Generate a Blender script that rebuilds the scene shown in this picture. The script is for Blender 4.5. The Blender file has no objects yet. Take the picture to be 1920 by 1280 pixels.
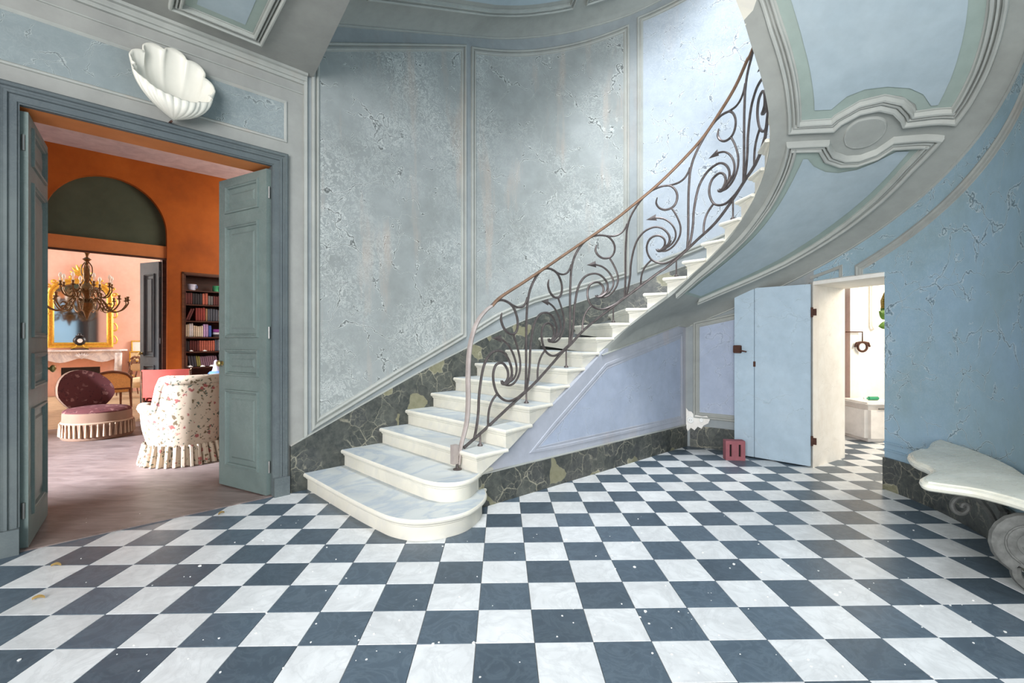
import bpy, bmesh, math, random
from mathutils import Vector, Matrix
from mathutils.geometry import delaunay_2d_cdt
random.seed(7)
sc = bpy.context.scene
COL = sc.collection
PI = math.pi
R2 = math.sqrt(.5)

# ------------------------------------------------------------------ camera
F, CX, CY, H = 895.65, 960.0, 635.25, 1.342
cam = bpy.data.cameras.new('camera')
cam.sensor_width = 36.0
cam.lens = F * 36.0 / 1920.0
cam.shift_y = -(640.0 - CY) / 1920.0
cam.clip_start = .05
camo = bpy.data.objects.new('camera', cam)
COL.objects.link(camo)
camo.location = (0, 0, H)
camo.rotation_euler = (PI / 2, 0, 0)
sc.camera = camo

# ------------------------------------------------------------------ world, lights, exposure
def lin(c):
    return tuple(((v / 255) / 12.92 if v / 255 <= .04045 else (((v / 255) + .055) / 1.055) ** 2.4) for v in c)
world = bpy.data.worlds.new('world'); sc.world = world
world.use_nodes = True
bg = world.node_tree.nodes['Background']
bg.inputs[0].default_value = (.96, .98, 1.0, 1)
bg.inputs[1].default_value = .46

def area(name, loc, target, sx, sy, power, col, spread=180):
    l = bpy.data.lights.new(name, 'AREA'); l.shape = 'RECTANGLE'
    l.size, l.size_y, l.energy, l.color = sx, sy, power, col
    l.spread = math.radians(spread)
    o = bpy.data.objects.new(name, l); COL.objects.link(o)
    o.location = loc
    o.rotation_euler = (Vector(target) - Vector(loc)).to_track_quat('-Z', 'Y').to_euler()
    return o
# daylight of the entrance front behind the photographer, of the stairwell's upper window,
# of the library's window and of the passage; added area lights for library and salon
area('entrance_daylight', (-1.6, -3.2, 2.3), (1.2, 4.5, .6), 3.2, 3.0, 320, (.97, .98, 1.0))
area('stairwell_skylight_daylight', (.9, 2.4, 7.6), (1.9, 5.8, 3.0), 1.5, 1.5, 135, (.90, .95, 1.0), 120)
area('library_window_daylight', (-10.4, -1.2, 4.1), (-4.2, 5.3, 0.0), .9, .9, 440, (.84, .88, 1.0), 50)
area('library_inner_area_light', (-3.0, 8.2, 3.0), (-6.2, 7.6, 1.7), 1.6, 1.4, 34, (1.0, .95, .88))  # unseen warm area light standing inside the library, no window behind it
area('salon_added_light', (-13.0, 9.0, 2.6), (-9.5, 11.6, 1.3), 2.6, 2.6, 330, (1.0, .95, .90))  # area light added to brighten the salon, no window is built there
area('salon_second_added_light', (-6.4, 14.0, 3.0), (-9.8, 11.4, 1.6), 2.4, 2.2, 170, (1.0, .95, .90))  # another unseen area light for the salon, also without a window
area('passage_daylight', (5.9, 5.2, 2.6), (4.7, 6.7, .5), 1.2, 1.2, 60, (1.0, .88, .70))
vs = sc.view_settings
vs.view_transform = 'Standard'; vs.look = 'None'; vs.gamma = 1.0; vs.use_curve_mapping = False
vs.exposure = 0.72

# ------------------------------------------------------------------ materials
def newmat(name):
    m = bpy.data.materials.new(name); m.use_nodes = True
    nt = m.node_tree
    return m, nt, nt.nodes['Principled BSDF']
def node(nt, t, **kw):
    n = nt.nodes.new(t)
    for k, v in kw.items():
        if k.startswith('i_'):
            n.inputs[k[2:].replace('_', ' ')].default_value = v
        else: setattr(n, k, v)
    return n
def coords(nt, scale=(1, 1, 1)):
    tc = node(nt, 'ShaderNodeTexCoord'); mp = node(nt, 'ShaderNodeMapping')
    mp.inputs['Scale'].default_value = scale
    nt.links.new(tc.outputs['Object'], mp.inputs['Vector'])
    return mp.outputs['Vector']
def noise(nt, vec, scale, detail=4, rough=.55, dist=0):
    n = node(nt, 'ShaderNodeTexNoise'); n.inputs['Scale'].default_value = scale
    n.inputs['Detail'].default_value = detail; n.inputs['Roughness'].default_value = rough
    n.inputs['Distortion'].default_value = dist
    nt.links.new(vec, n.inputs['Vector']); return n.outputs['Fac']
def ramp(nt, fac, stops, interp='LINEAR'):
    r = node(nt, 'ShaderNodeValToRGB'); r.color_ramp.interpolation = interp
    el = r.color_ramp.elements
    while len(el) < len(stops): el.new(.5)
    for e, (p, c) in zip(el, stops):
        e.position = p; e.color = (*c, 1) if len(c) == 3 else c
    nt.links.new(fac, r.inputs['Fac']); return r.outputs['Color']
def mix(nt, fac, a, b, mode='MIX'):
    n = node(nt, 'ShaderNodeMix'); n.data_type = 'RGBA'; n.blend_type = mode
    for sock, v in ((n.inputs[0], fac), (n.inputs[6], a), (n.inputs[7], b)):
        if hasattr(v, 'links'): nt.links.new(v, sock)
        elif isinstance(v, (int, float)): sock.default_value = v
        else: sock.default_value = (*v, 1)
    return n.outputs[2]
def math_(nt, op, a, b=None, clamp=False):
    n = node(nt, 'ShaderNodeMath'); n.operation = op; n.use_clamp = clamp
    for i, v in enumerate((a, b)):
        if v is None: continue
        if hasattr(v, 'links'): nt.links.new(v, n.inputs[i])
        else: n.inputs[i].default_value = v
    return n.outputs[0]
def bump(nt, b, h, strength=.2, dist=.01):
    n = node(nt, 'ShaderNodeBump'); n.inputs['Strength'].default_value = strength
    n.inputs['Distance'].default_value = dist
    nt.links.new(h, n.inputs['Height']); nt.links.new(n.outputs[0], b.inputs['Normal'])
BW = [(0, (0, 0, 0)), (1, (1, 1, 1))]

def plain(name, c, rough=.6, metal=0, var=.12, scale=6, spec=.4):
    m, nt, b = newmat(name); v = coords(nt); c = lin(c)
    f = noise(nt, v, scale)
    nt.links.new(ramp(nt, f, [(.25, tuple(x * (1 - var) for x in c)), (.75, tuple(min(1, x * (1 + var)) for x in c))]), b.inputs['Base Color'])
    b.inputs['Roughness'].default_value = rough; b.inputs['Metallic'].default_value = metal
    b.inputs['Specular IOR Level'].default_value = spec
    return m

def plaster(name, c1, c2, c3, cracks=0, streak=0, craze=0, rough=.75, cscale=1.5, bright=(235, 238, 232)):
    """old painted plaster: mottled paint, crazing and wandering cracks"""
    m, nt, b = newmat(name); v = coords(nt)
    c1, c2, c3 = lin(c1), lin(c2), lin(c3)
    f = noise(nt, v, 1.3, 5, .6)
    col = ramp(nt, f, [(.3, c1), (.5, c2), (.72, c3)])
    f2 = noise(nt, v, 9, 6, .65)
    col = mix(nt, .22, col, ramp(nt, f2, [(.3, tuple(x * .72 for x in c2)), (.7, tuple(min(1, x * 1.25) for x in c2))]))
    hgt = f2
    if craze:
        w = node(nt, 'ShaderNodeTexNoise'); w.inputs['Scale'].default_value = 7; w.inputs['Detail'].default_value = 3
        nt.links.new(v, w.inputs['Vector'])
        vv = mix(nt, .28, v, w.outputs['Color'])
        fr = noise(nt, vv, 15, 3, .6, 1.8)
        thin = ramp(nt, fr, [(.47, (0, 0, 0)), (.53, (1, 1, 1)), (.60, (0, 0, 0))])
        zone = ramp(nt, noise(nt, v, .9, 2), [(.38, (0, 0, 0)), (.62, (1, 1, 1))])
        col = mix(nt, math_(nt, 'MULTIPLY', math_(nt, 'MULTIPLY', thin, zone), craze), col, lin(bright))
    if cracks:
        w = node(nt, 'ShaderNodeTexNoise'); w.inputs['Scale'].default_value = 3.2; w.inputs['Detail'].default_value = 6
        nt.links.new(v, w.inputs['Vector'])
        vv = mix(nt, .30, v, w.outputs['Color'])
        for sc_, th in ((cscale, .0055), (cscale * 2.3, .008)):
            vo = node(nt, 'ShaderNodeTexVoronoi'); vo.feature = 'DISTANCE_TO_EDGE'; vo.inputs['Scale'].default_value = sc_
            nt.links.new(vv, vo.inputs['Vector'])
            ln = ramp(nt, vo.outputs['Distance'], [(0, (1, 1, 1)), (th, (0, 0, 0))])
            zone = ramp(nt, noise(nt, v, 1.9 * sc_ / 1.5, 2), [(.42, (0, 0, 0)), (.52, (1, 1, 1))])
            k = math_(nt, 'MULTIPLY', ln, zone)
            edge = ramp(nt, vo.outputs['Distance'], [(th * .9, (0, 0, 0)), (th * 1.6, (1, 1, 1)), (th * 2.6, (0, 0, 0))])
            col = mix(nt, math_(nt, 'MULTIPLY', math_(nt, 'MULTIPLY', edge, zone), .45 * cracks), col, lin(bright))
            col = mix(nt, math_(nt, 'MULTIPLY', k, cracks), col, tuple(x * .35 for x in c1))
    if streak:
        vs_ = coords(nt, (2.2, 2.2, .35))
        fs = ramp(nt, noise(nt, vs_, 1.6, 5, .6), [(.56, (0, 0, 0)), (.72, (1, 1, 1))])
        col = mix(nt, math_(nt, 'MULTIPLY', fs, streak), col, lin((196, 170, 150)))
    nt.links.new(col, b.inputs['Base Color'])
    b.inputs['Roughness'].default_value = rough; b.inputs['Specular IOR Level'].default_value = .25
    bump(nt, b, hgt, .25, .004)
    return m

def marble(name, base, vein, rough=.35, scale=2.0, stretch=(1, 1, 1), amount=.6, blotch=None, tint_random=0.0, spec=.5):
    m, nt, b = newmat(name); v = coords(nt, stretch)
    if tint_random:
        oi = node(nt, 'ShaderNodeObjectInfo')
        av = node(nt, 'ShaderNodeVectorMath'); av.operation = 'SCALE'
        cb = node(nt, 'ShaderNodeCombineXYZ')
        nt.links.new(oi.outputs['Random'], cb.inputs[0]); nt.links.new(oi.outputs['Random'], cb.inputs[1]); nt.links.new(oi.outputs['Random'], cb.inputs[2])
        nt.links.new(cb.outputs[0], av.inputs[0]); av.inputs['Scale'].default_value = 37.0
        ad = node(nt, 'ShaderNodeVectorMath'); ad.operation = 'ADD'
        nt.links.new(v, ad.inputs[0]); nt.links.new(av.outputs[0], ad.inputs[1]); v = ad.outputs[0]
    base_, vein_ = lin(base), lin(vein)
    f = noise(nt, v, scale, 6, .6, 1.2)
    col = ramp(nt, f, [(.35, tuple(x * .9 for x in base_)), (.65, tuple(min(1, x * 1.08) for x in base_))])
    fv = noise(nt, v, scale * .8, 8, .62, 2.2)
    ln = ramp(nt, fv, [(.44, (0, 0, 0)), (.5, (1, 1, 1)), (.56, (0, 0, 0))])
    col = mix(nt, math_(nt, 'MULTIPLY', ln, amount), col, vein_)
    if blotch:
        fb = ramp(nt, noise(nt, v, scale * .7, 3, .5, .6), [(.56, (0, 0, 0)), (.66, (1, 1, 1))])
        col = mix(nt, math_(nt, 'MULTIPLY', fb, .6), col, lin(blotch))
    if tint_random:
        hs = node(nt, 'ShaderNodeHueSaturation')
        mr = node(nt, 'ShaderNodeMapRange'); mr.inputs[3].default_value = 1 - tint_random; mr.inputs[4].default_value = 1 + tint_random
        nt.links.new(oi.outputs['Random'], mr.inputs[0]); nt.links.new(mr.outputs[0], hs.inputs['Value'])
        nt.links.new(col, hs.inputs['Color']); col = hs.outputs[0]
    nt.links.new(col, b.inputs['Base Color'])
    fr = noise(nt, v, 14, 4)
    mr = node(nt, 'ShaderNodeMapRange'); mr.inputs[3].default_value = rough - .08; mr.inputs[4].default_value = rough + .14
    nt.links.new(fr, mr.inputs[0]); nt.links.new(mr.outputs[0], b.inputs['Roughness'])
    b.inputs['Specular IOR Level'].default_value = spec
    bump(nt, b, fr, .05, .002)
    return m

def breccia(name):
    """dark skirting marble: black-green stones, pale veins, tan blotches"""
    m, nt, b = newmat(name); v = coords(nt)
    w = node(nt, 'ShaderNodeTexNoise'); w.inputs['Scale'].default_value = 5; w.inputs['Detail'].default_value = 5
    nt.links.new(v, w.inputs['Vector'])
    vv = mix(nt, .16, v, w.outputs['Color'])
    vo = node(nt, 'ShaderNodeTexVoronoi'); vo.inputs['Scale'].default_value = 6.5; nt.links.new(vv, vo.inputs['Vector'])
    sep = node(nt, 'ShaderNodeSeparateColor'); nt.links.new(vo.outputs['Color'], sep.inputs[0])
    col = ramp(nt, sep.outputs[0], [(0, lin((46, 52, 52))), (.45, lin((70, 74, 70))), (.74, lin((54, 58, 60))), (.88, lin((142, 138, 106)))], 'CONSTANT')
    col = mix(nt, .35, col, ramp(nt, noise(nt, v, 18, 6, .7), [(.3, lin((40, 45, 46))), (.7, lin((128, 128, 118)))]))
    for s_, th, a in ((6.5, .035, .55), (15, .03, .35)):
        ve = node(nt, 'ShaderNodeTexVoronoi'); ve.feature = 'DISTANCE_TO_EDGE'; ve.inputs['Scale'].default_value = s_
        nt.links.new(vv, ve.inputs['Vector'])
        ln = ramp(nt, ve.outputs['Distance'], [(0, (1, 1, 1)), (th, (0, 0, 0))])
        zone = ramp(nt, noise(nt, v, 4, 2), [(.42, (0, 0, 0)), (.6, (1, 1, 1))])
        col = mix(nt, math_(nt, 'MULTIPLY', math_(nt, 'MULTIPLY', ln, zone), a), col, lin((190, 184, 160)))
    nt.links.new(col, b.inputs['Base Color']); b.inputs['Roughness'].default_value = .38
    return m

def wood(name, c1, c2, rough=.5, stretch=(1, 1, 8), scale=3):
    m, nt, b = newmat(name); v = coords(nt, stretch)
    f = noise(nt, v, scale, 5, .6, .8)
    nt.links.new(ramp(nt, f, [(.3, lin(c1)), (.7, lin(c2))]), b.inputs['Base Color'])
    b.inputs['Roughness'].default_value = rough; b.inputs['Specular IOR Level'].default_value = .35
    return m

def floral(name, ground, blots, scale=9):
    m, nt, b = newmat(name); v = coords(nt)
    w = node(nt, 'ShaderNodeTexNoise'); w.inputs['Scale'].default_value = 22; nt.links.new(v, w.inputs['Vector'])
    vv = mix(nt, .07, v, w.outputs['Color'])
    col = None; prev = lin(ground)
    for i, (c, s_, th) in enumerate(blots):
        vo = node(nt, 'ShaderNodeTexVoronoi'); vo.inputs['Scale'].default_value = scale * s_
        nt.links.new(vv, vo.inputs['Vector'])
        k = ramp(nt, vo.outputs['Distance'], [(th, (1, 1, 1)), (th + .05, (0, 0, 0))])
        z = ramp(nt, noise(nt, v, 5 + 3 * i, 2), [(.47, (0, 0, 0)), (.53, (1, 1, 1))])
        prev = mix(nt, math_(nt, 'MULTIPLY', k, z), prev, lin(c))
    nt.links.new(prev, b.inputs['Base Color']); b.inputs['Roughness'].default_value = .85
    return m

def objcolor(name, rough=.6):
    m, nt, b = newmat(name)
    oi = node(nt, 'ShaderNodeObjectInfo'); v = coords(nt)
    f = ramp(nt, noise(nt, v, 5, 4), [(.3, (.75, .75, .75)), (.7, (1.15, 1.15, 1.15))])
    nt.links.new(mix(nt, 1.0, oi.outputs['Color'], f, 'MULTIPLY'), b.inputs['Base Color'])
    b.inputs['Roughness'].default_value = rough
    return m

M = {}
M['wall_grey'] = plaster('grey_wall_paint', (142, 142, 138), (154, 154, 149), (166, 166, 160), 0, 0)
M['wall_frame'] = plaster('stair_wall_frame_paint', (134, 139, 140), (147, 153, 154), (160, 166, 167), 0, .15)
M['panel_green'] = plaster('stair_panel_paint', (134, 138, 135), (148, 153, 151), (164, 168, 167), 1.0, .36, .44, cscale=1.8)
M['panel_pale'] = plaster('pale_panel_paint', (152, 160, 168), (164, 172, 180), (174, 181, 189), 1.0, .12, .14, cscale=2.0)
M['panel_over'] = plaster('overdoor_panel_paint', (124, 132, 132), (134, 144, 145), (148, 156, 156), .6, 0, .12, cscale=2.4)
M['wall_blue'] = plaster('blue_wall_paint', (144, 164, 168), (149, 174, 187), (152, 179, 200), .9, 0, .08, cscale=2.0)
M['under_frame'] = plaster('understair_frame_paint', (158, 162, 172), (172, 176, 186), (184, 184, 190), 0, .25)
M['under_field'] = plaster('understair_panel_paint', (156, 166, 184), (168, 178, 196), (180, 188, 202), .35, 0, .06)
M['soffit_grey'] = plaster('soffit_grey_paint', (150, 152, 146), (162, 164, 158), (172, 174, 168), 0, 0)
M['soffit_border'] = plaster('soffit_border_paint', (148, 160, 152), (156, 170, 162), (166, 176, 168), 0, 0)
M['soffit_field'] = plaster('soffit_field_paint', (160, 174, 180), (170, 184, 190), (180, 192, 196), 0, 0)
M['mould'] = plaster('moulding_paint', (160, 162, 156), (172, 174, 168), (184, 186, 178), 0, 0)
M['mould_wall'] = plaster('wall_moulding_paint', (148, 150, 146), (164, 166, 160), (180, 180, 174), 0, .25)
M['step'] = marble('white_stair_marble', (204, 208, 206), (150, 168, 188), .40, 1.3, (1, 1, 1), .5)
M['riser'] = marble('cream_riser_marble', (226, 221, 206), (196, 196, 196), .5, 1.4, (1, 1, 1), .2)
M['tile_light'] = marble('white_floor_marble', (220, 222, 222), (180, 182, 182), .30, 5, (1, 1, 1), .28, None, .06)
M['tile_dark'] = marble('slate_blue_floor_marble', (76, 90, 102), (106, 122, 132), .32, 7, (1, 1, 1), .32, None, .16)
M['grout'] = plain('floor_grout', (120, 118, 110), .9)
M['skirt'] = breccia('dark_skirting_marble')
M['console_top'] = marble('console_marble', (222, 220, 206), (196, 192, 172), .25, 1.6, (.6, 1.4, 1), .3)
M['iron'] = plain('wrought_iron', (98, 90, 88), .45, .55, .35, 22)
M['iron_rust'] = plain('rusty_handrail_iron', (134, 106, 86), .5, .35, .25, 14)
M['iron_worn'] = plain('worn_newel_iron', (178, 166, 160), .5, .3, .2, 10)
M['iron_grey'] = plain('grey_cast_iron', (108, 109, 106), .65, .25, .35, 22)
M['door_grey'] = plaster('grey_green_door_paint', (96, 108, 106), (110, 124, 120), (126, 140, 134), 0, 0, .05, .5)
M['casing'] = plaster('door_casing_paint', (80, 88, 92), (92, 100, 102), (110, 118, 116), 0, 0, .03, .55)
M['door_blue'] = plaster('pale_blue_door_paint', (164, 182, 194), (176, 194, 206), (188, 204, 214), .25, 0, .05, .55)
M['orange'] = plaster('orange_wall_paint', (146, 72, 22), (172, 88, 26), (190, 102, 34), 0, 0, 0, .6)
M['orange_pale'] = plaster('lit_orange_paint', (196, 116, 62), (208, 130, 74), (216, 142, 84), 0, 0, 0, .6)  # paler copy of the orange: light on the transom put into the colour
M['green_dark'] = plaster('dark_green_lunette_paint', (70, 78, 62), (80, 88, 70), (88, 96, 78), 0, 0)
M['lib_ceiling'] = wood('library_ceiling_boards', (186, 170, 168), (214, 200, 196), .8, (3, 3, 1), 1.5)
M['pink'] = plaster('pink_salon_paint', (236, 180, 156), (242, 190, 168), (246, 202, 184), 0, .3)
M['lib_floor'] = wood('worn_parquet', (106, 92, 88), (142, 128, 122), .42, (1.5, 5, 1), 2.2)
M['salon_floor'] = wood('salon_parquet', (150, 124, 96), (190, 164, 132), .45, (2, 5, 1), 3)
M['white_plaster'] = plaster('whitewash', (236, 228, 216), (244, 238, 228), (248, 244, 238), .15, .2)
M['shell'] = plain('white_shell', (228, 224, 211), .35, 0, .05, 8)
M['brick'] = plain('red_hollow_brick', (152, 92, 98), .9, 0, .15, 14)
M['dark'] = plain('dark_hole', (26, 22, 22), .9)
M['brass'] = plain('old_brass', (190, 170, 110), .35, .8)
M['metal'] = plain('dull_steel', (150, 148, 144), .4, .8)
M['rust'] = plain('rusted_iron', (88, 60, 50), .8, .4, .3, 20)
M['gold'] = plain('gilt_wood', (226, 178, 72), .38, .55, .22, 26)
M['bronze'] = plain('dark_bronze', (104, 80, 50), .4, .75, .3, 25)
M['candle'] = plain('white_candle', (246, 240, 226), .5)
mm, nt_, b_ = newmat('mirror_glass')
b_.inputs['Base Color'].default_value = (.62, .66, .70, 1); b_.inputs['Metallic'].default_value = 1; b_.inputs['Roughness'].default_value = .06
M['mirror'] = mm
M['mantel'] = marble('white_mantel_marble', (232, 226, 222), (190, 184, 190), .35, 3)
M['black'] = plain('black_lacquer', (34, 30, 30), .3)
M['enamel'] = plain('white_enamel', (242, 242, 238), .3)
M['floral'] = floral('floral_cotton', (182, 164, 142), [((104, 88, 64), 2.3, .30), ((146, 80, 74), 1.5, .24), ((84, 90, 76), 3.2, .28)])
M['floral_light'] = floral('pale_floral_cotton', (222, 218, 214), [((130, 126, 108), 3.6, .24), ((190, 140, 144), 2.2, .16)])
M['damask'] = floral('red_damask', (92, 44, 44), [((138, 98, 92), 1.8, .32), ((74, 34, 36), 3.1, .28)], 7)
M['tan'] = plain('tan_upholstery', (144, 114, 94), .85)
M['fringe'] = plain('cream_fringe', (186, 158, 132), .9)
M['walnut'] = wood('walnut_wood', (78, 48, 32), (118, 76, 50), .4)
M['darkwood'] = wood('dark_bookcase_wood', (58, 34, 26), (92, 56, 40), .45)
M['cane'] = plain('woven_cane', (206, 168, 108), .7, 0, .2, 60)
M['beige'] = plain('beige_fabric', (222, 200, 160), .85)
M['redfab'] = plain('coral_red_fabric', (188, 84, 72), .85)
M['book'] = objcolor('book_cloth', .6)
M['thing_col'] = objcolor('glazed_ceramic', .25)
M['print'] = floral('engraving_print', (232, 206, 158), [((196, 164, 112), 2.6, .3)], 12)
M['leaf'] = plain('green_leaf', (104, 140, 58), .5, 0, .25, 18)
M['wicker'] = plain('yellow_wicker', (176, 148, 62), .8, 0, .25, 40)
M['plastic'] = plain('white_plastic', (240, 234, 228), .45)
M['bottle'] = plain('green_plastic', (52, 146, 106), .35)
M['redwood'] = wood('red_brown_boards', (140, 62, 36), (196, 92, 48), .7)
M['crumb'] = plain('plaster_crumb', (236, 236, 232), .9)
M['hall_leaf'] = plain('dry_leaf', (150, 124, 72), .8)

# ------------------------------------------------------------------ object helpers
def lnk(o): COL.objects.link(o); return o
def thing(name, label, cat, loc=(0, 0, 0), rz=0, group=None):
    o = lnk(bpy.data.objects.new(name, None)); o.location = loc; o.rotation_euler = (0, 0, rz)
    o.empty_display_size = .1
    return tag(o, label, cat, group)
def tag(o, label, cat=None, group=None, kind=None):
    if label: o['label'] = label
    if cat: o['category'] = cat
    if group: o['group'] = group
    if kind: o['kind'] = kind
    return o
class MB:
    def __init__(s): s.v = []; s.f = []; s.m = []
    def add(s, vs, fs, mi=0):
        n = len(s.v); s.v += [tuple(p) for p in vs]
        s.f += [tuple(i + n for i in f) for f in fs]; s.m += [mi] * len(fs); return s
    def box(s, a, b, mi=0):
        (x0, y0, z0), (x1, y1, z1) = a, b
        return s.add([(x0, y0, z0), (x1, y0, z0), (x1, y1, z0), (x0, y1, z0), (x0, y0, z1), (x1, y0, z1), (x1, y1, z1), (x0, y1, z1)],
                     [(3, 2, 1, 0), (4, 5, 6, 7), (0, 1, 5, 4), (1, 2, 6, 5), (2, 3, 7, 6), (3, 0, 4, 7)], mi)
    def obox(s, o, ux, uy, uz, mi=0):
        """box from corner o with edge vectors"""
        o, ux, uy, uz = map(Vector, (o, ux, uy, uz)); P = [o, o + ux, o + ux + uy, o + uy]
        return s.add(P + [p + uz for p in P], [(3, 2, 1, 0), (4, 5, 6, 7), (0, 1, 5, 4), (1, 2, 6, 5), (2, 3, 7, 6), (3, 0, 4, 7)], mi)
    def bbox(s, a, b, bev=.01, mi=0):
        """box with chamfered edges"""
        bm = bmesh.new(); bmesh.ops.create_cube(bm, size=1)
        c = [(a[i] + b[i]) / 2 for i in range(3)]; d = [abs(b[i] - a[i]) for i in range(3)]
        for v in bm.verts: v.co = Vector([c[i] + v.co[i] * d[i] for i in range(3)])
        bmesh.ops.bevel(bm, geom=list(bm.edges), offset=min(bev, min(d) * .45), segments=2, affect='EDGES')
        bm.verts.index_update()
        s.add([v.co.copy() for v in bm.verts], [[v.index for v in f.verts] for f in bm.faces], mi); bm.free(); return s
    def grid(s, fn, nu, nv, mi=0, closeu=False):
        vs = [fn(i / nu, j / nv) for i in range(nu + (0 if closeu else 1)) for j in range(nv + 1)]
        N = nu if closeu else nu + 1; fs = []
        for i in range(nu):
            for j in range(nv):
                a = i * (nv + 1) + j; b = ((i + 1) % N) * (nv + 1) + j
                fs.append((a, b, b + 1, a + 1))
        return s.add(vs, fs, mi)
    def tube(s, pts, r, n=8, caps=True, mi=0, flat=1.0):
        pts = [Vector(p) for p in pts]; N = len(pts)
        rs = r if isinstance(r, (list, tuple)) else [r] * N
        vs = []; nrm = None
        for i, p in enumerate(pts):
            t = (pts[min(i + 1, N - 1)] - pts[max(i - 1, 0)])
            t = t.normalized() if t.length > 1e-9 else Vector((0, 0, 1))
            if nrm is None:
                nrm = t.cross(Vector((0, 0, 1)))
                if nrm.length < 1e-3: nrm = Vector((1, 0, 0))
            nrm = (nrm - t * nrm.dot(t)).normalized(); bn = t.cross(nrm)
            for k in range(n):
                a = 2 * PI * k / n
                vs.append(p + (nrm * math.cos(a) + bn * math.sin(a) * flat) * rs[i])
        fs = [(i * n + k, i * n + (k + 1) % n, (i + 1) * n + (k + 1) % n, (i + 1) * n + k) for i in range(N - 1) for k in range(n)]
        if caps: fs += [tuple(range(n))[::-1], tuple((N - 1) * n + k for k in range(n))]
        return s.add(vs, fs, mi)
    def lathe(s, prof, n=20, c=(0, 0, 0), mi=0):
        vs = []; fs = []
        for r, z in prof:
            for k in range(n):
                a = 2 * PI * k / n; vs.append((c[0] + r * math.cos(a), c[1] + r * math.sin(a), c[2] + z))
        for i in range(len(prof) - 1):
            for k in range(n): fs.append((i * n + k, i * n + (k + 1) % n, (i + 1) * n + (k + 1) % n, (i + 1) * n + k))
        return s.add(vs, fs, mi)
    def prism(s, poly, z0, z1, mi=0):
        n = len(poly)
        vs = [(p[0], p[1], z0) for p in poly] + [(p[0], p[1], z1) for p in poly]
        fs = [tuple(range(n))[::-1], tuple(range(n, 2 * n))] + [(i, (i + 1) % n, n + (i + 1) % n, n + i) for i in range(n)]
        return s.add(vs, fs, mi)
    def loft(s, rings, mi=0, cap=True):
        n = len(rings[0]); vs = [p for r in rings for p in r]; fs = []
        for i in range(len(rings) - 1):
            for k in range(n): fs.append((i * n + k, i * n + (k + 1) % n, (i + 1) * n + (k + 1) % n, (i + 1) * n + k))
        if cap: fs += [tuple(range(n))[::-1], tuple((len(rings) - 1) * n + k for k in range(n))]
        return s.add(vs, fs, mi)
    def build(s, name, mat, parent=None, world=True, smooth=False, rel=None):
        me = bpy.data.meshes.new(name); me.from_pydata(s.v, [], s.f)
        for mt in (mat if isinstance(mat, (list, tuple)) else [mat]): me.materials.append(M[mt] if isinstance(mt, str) else mt)
        for p, i in zip(me.polygons, s.m): p.material_index = i
        bm = bmesh.new(); bm.from_mesh(me); bmesh.ops.recalc_face_normals(bm, faces=bm.faces[:]); bm.to_mesh(me); bm.free()
        if smooth:
            me.polygons.foreach_set('use_smooth', [True] * len(me.polygons))
            try: me.set_sharp_from_angle(angle=math.radians(smooth if smooth is not True else 40))
            except Exception: pass
        o = lnk(bpy.data.objects.new(name, me))
        if parent is not None:
            o.parent = parent
            if world:
                o.matrix_parent_inverse = Matrix.LocRotScale(wloc(parent), parent.rotation_euler if parent.parent is None else None, None).inverted()
        return o
def wloc(o):
    return Vector(o.location) if o.parent is None else Vector(o.location) + wloc(o.parent) * 0
def struct(o, label=None):
    o['kind'] = 'structure'
    if label: o['label'] = label
    return o
def copy_tree(o, parent=None):
    c = lnk(o.copy()); c.parent = parent
    for ch in list(o.children): copy_tree(ch, c)
    return c
def spline(pts, n=8):
    """Catmull-Rom through points of any dimension"""
    P = [tuple(p) for p in pts]; out = []
    for i in range(len(P) - 1):
        p0, p1, p2, p3 = P[max(i - 1, 0)], P[i], P[i + 1], P[min(i + 2, len(P) - 1)]
        for k in range(n):
            t = k / n
            out.append(tuple(.5 * (2 * b + (c - a) * t + (2 * a - 5 * b + 4 * c - d) * t * t + (3 * b - a - 3 * c + d) * t ** 3) for a, b, c, d in zip(p0, p1, p2, p3)))
    out.append(P[-1]); return out
def interp(x, xs, ys):
    if x <= xs[0]: return ys[0] + (ys[1] - ys[0]) / (xs[1] - xs[0]) * (x - xs[0])
    for i in range(len(xs) - 1):
        if x <= xs[i + 1]: return ys[i] + (ys[i + 1] - ys[i]) / (xs[i + 1] - xs[i]) * (x - xs[i])
    return ys[-1] + (ys[-1] - ys[-2]) / (xs[-1] - xs[-2]) * (x - xs[-1])
def densify(pts, step, closed=False):
    out = []; n = len(pts)
    for i in range(n if closed else n - 1):
        a, b = Vector(pts[i]), Vector(pts[(i + 1) % n]); k = max(1, int((b - a).length / step))
        out += [tuple(a + (b - a) * j / k) for j in range(k)]
    if not closed: out.append(tuple(pts[-1]))
    return out
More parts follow.
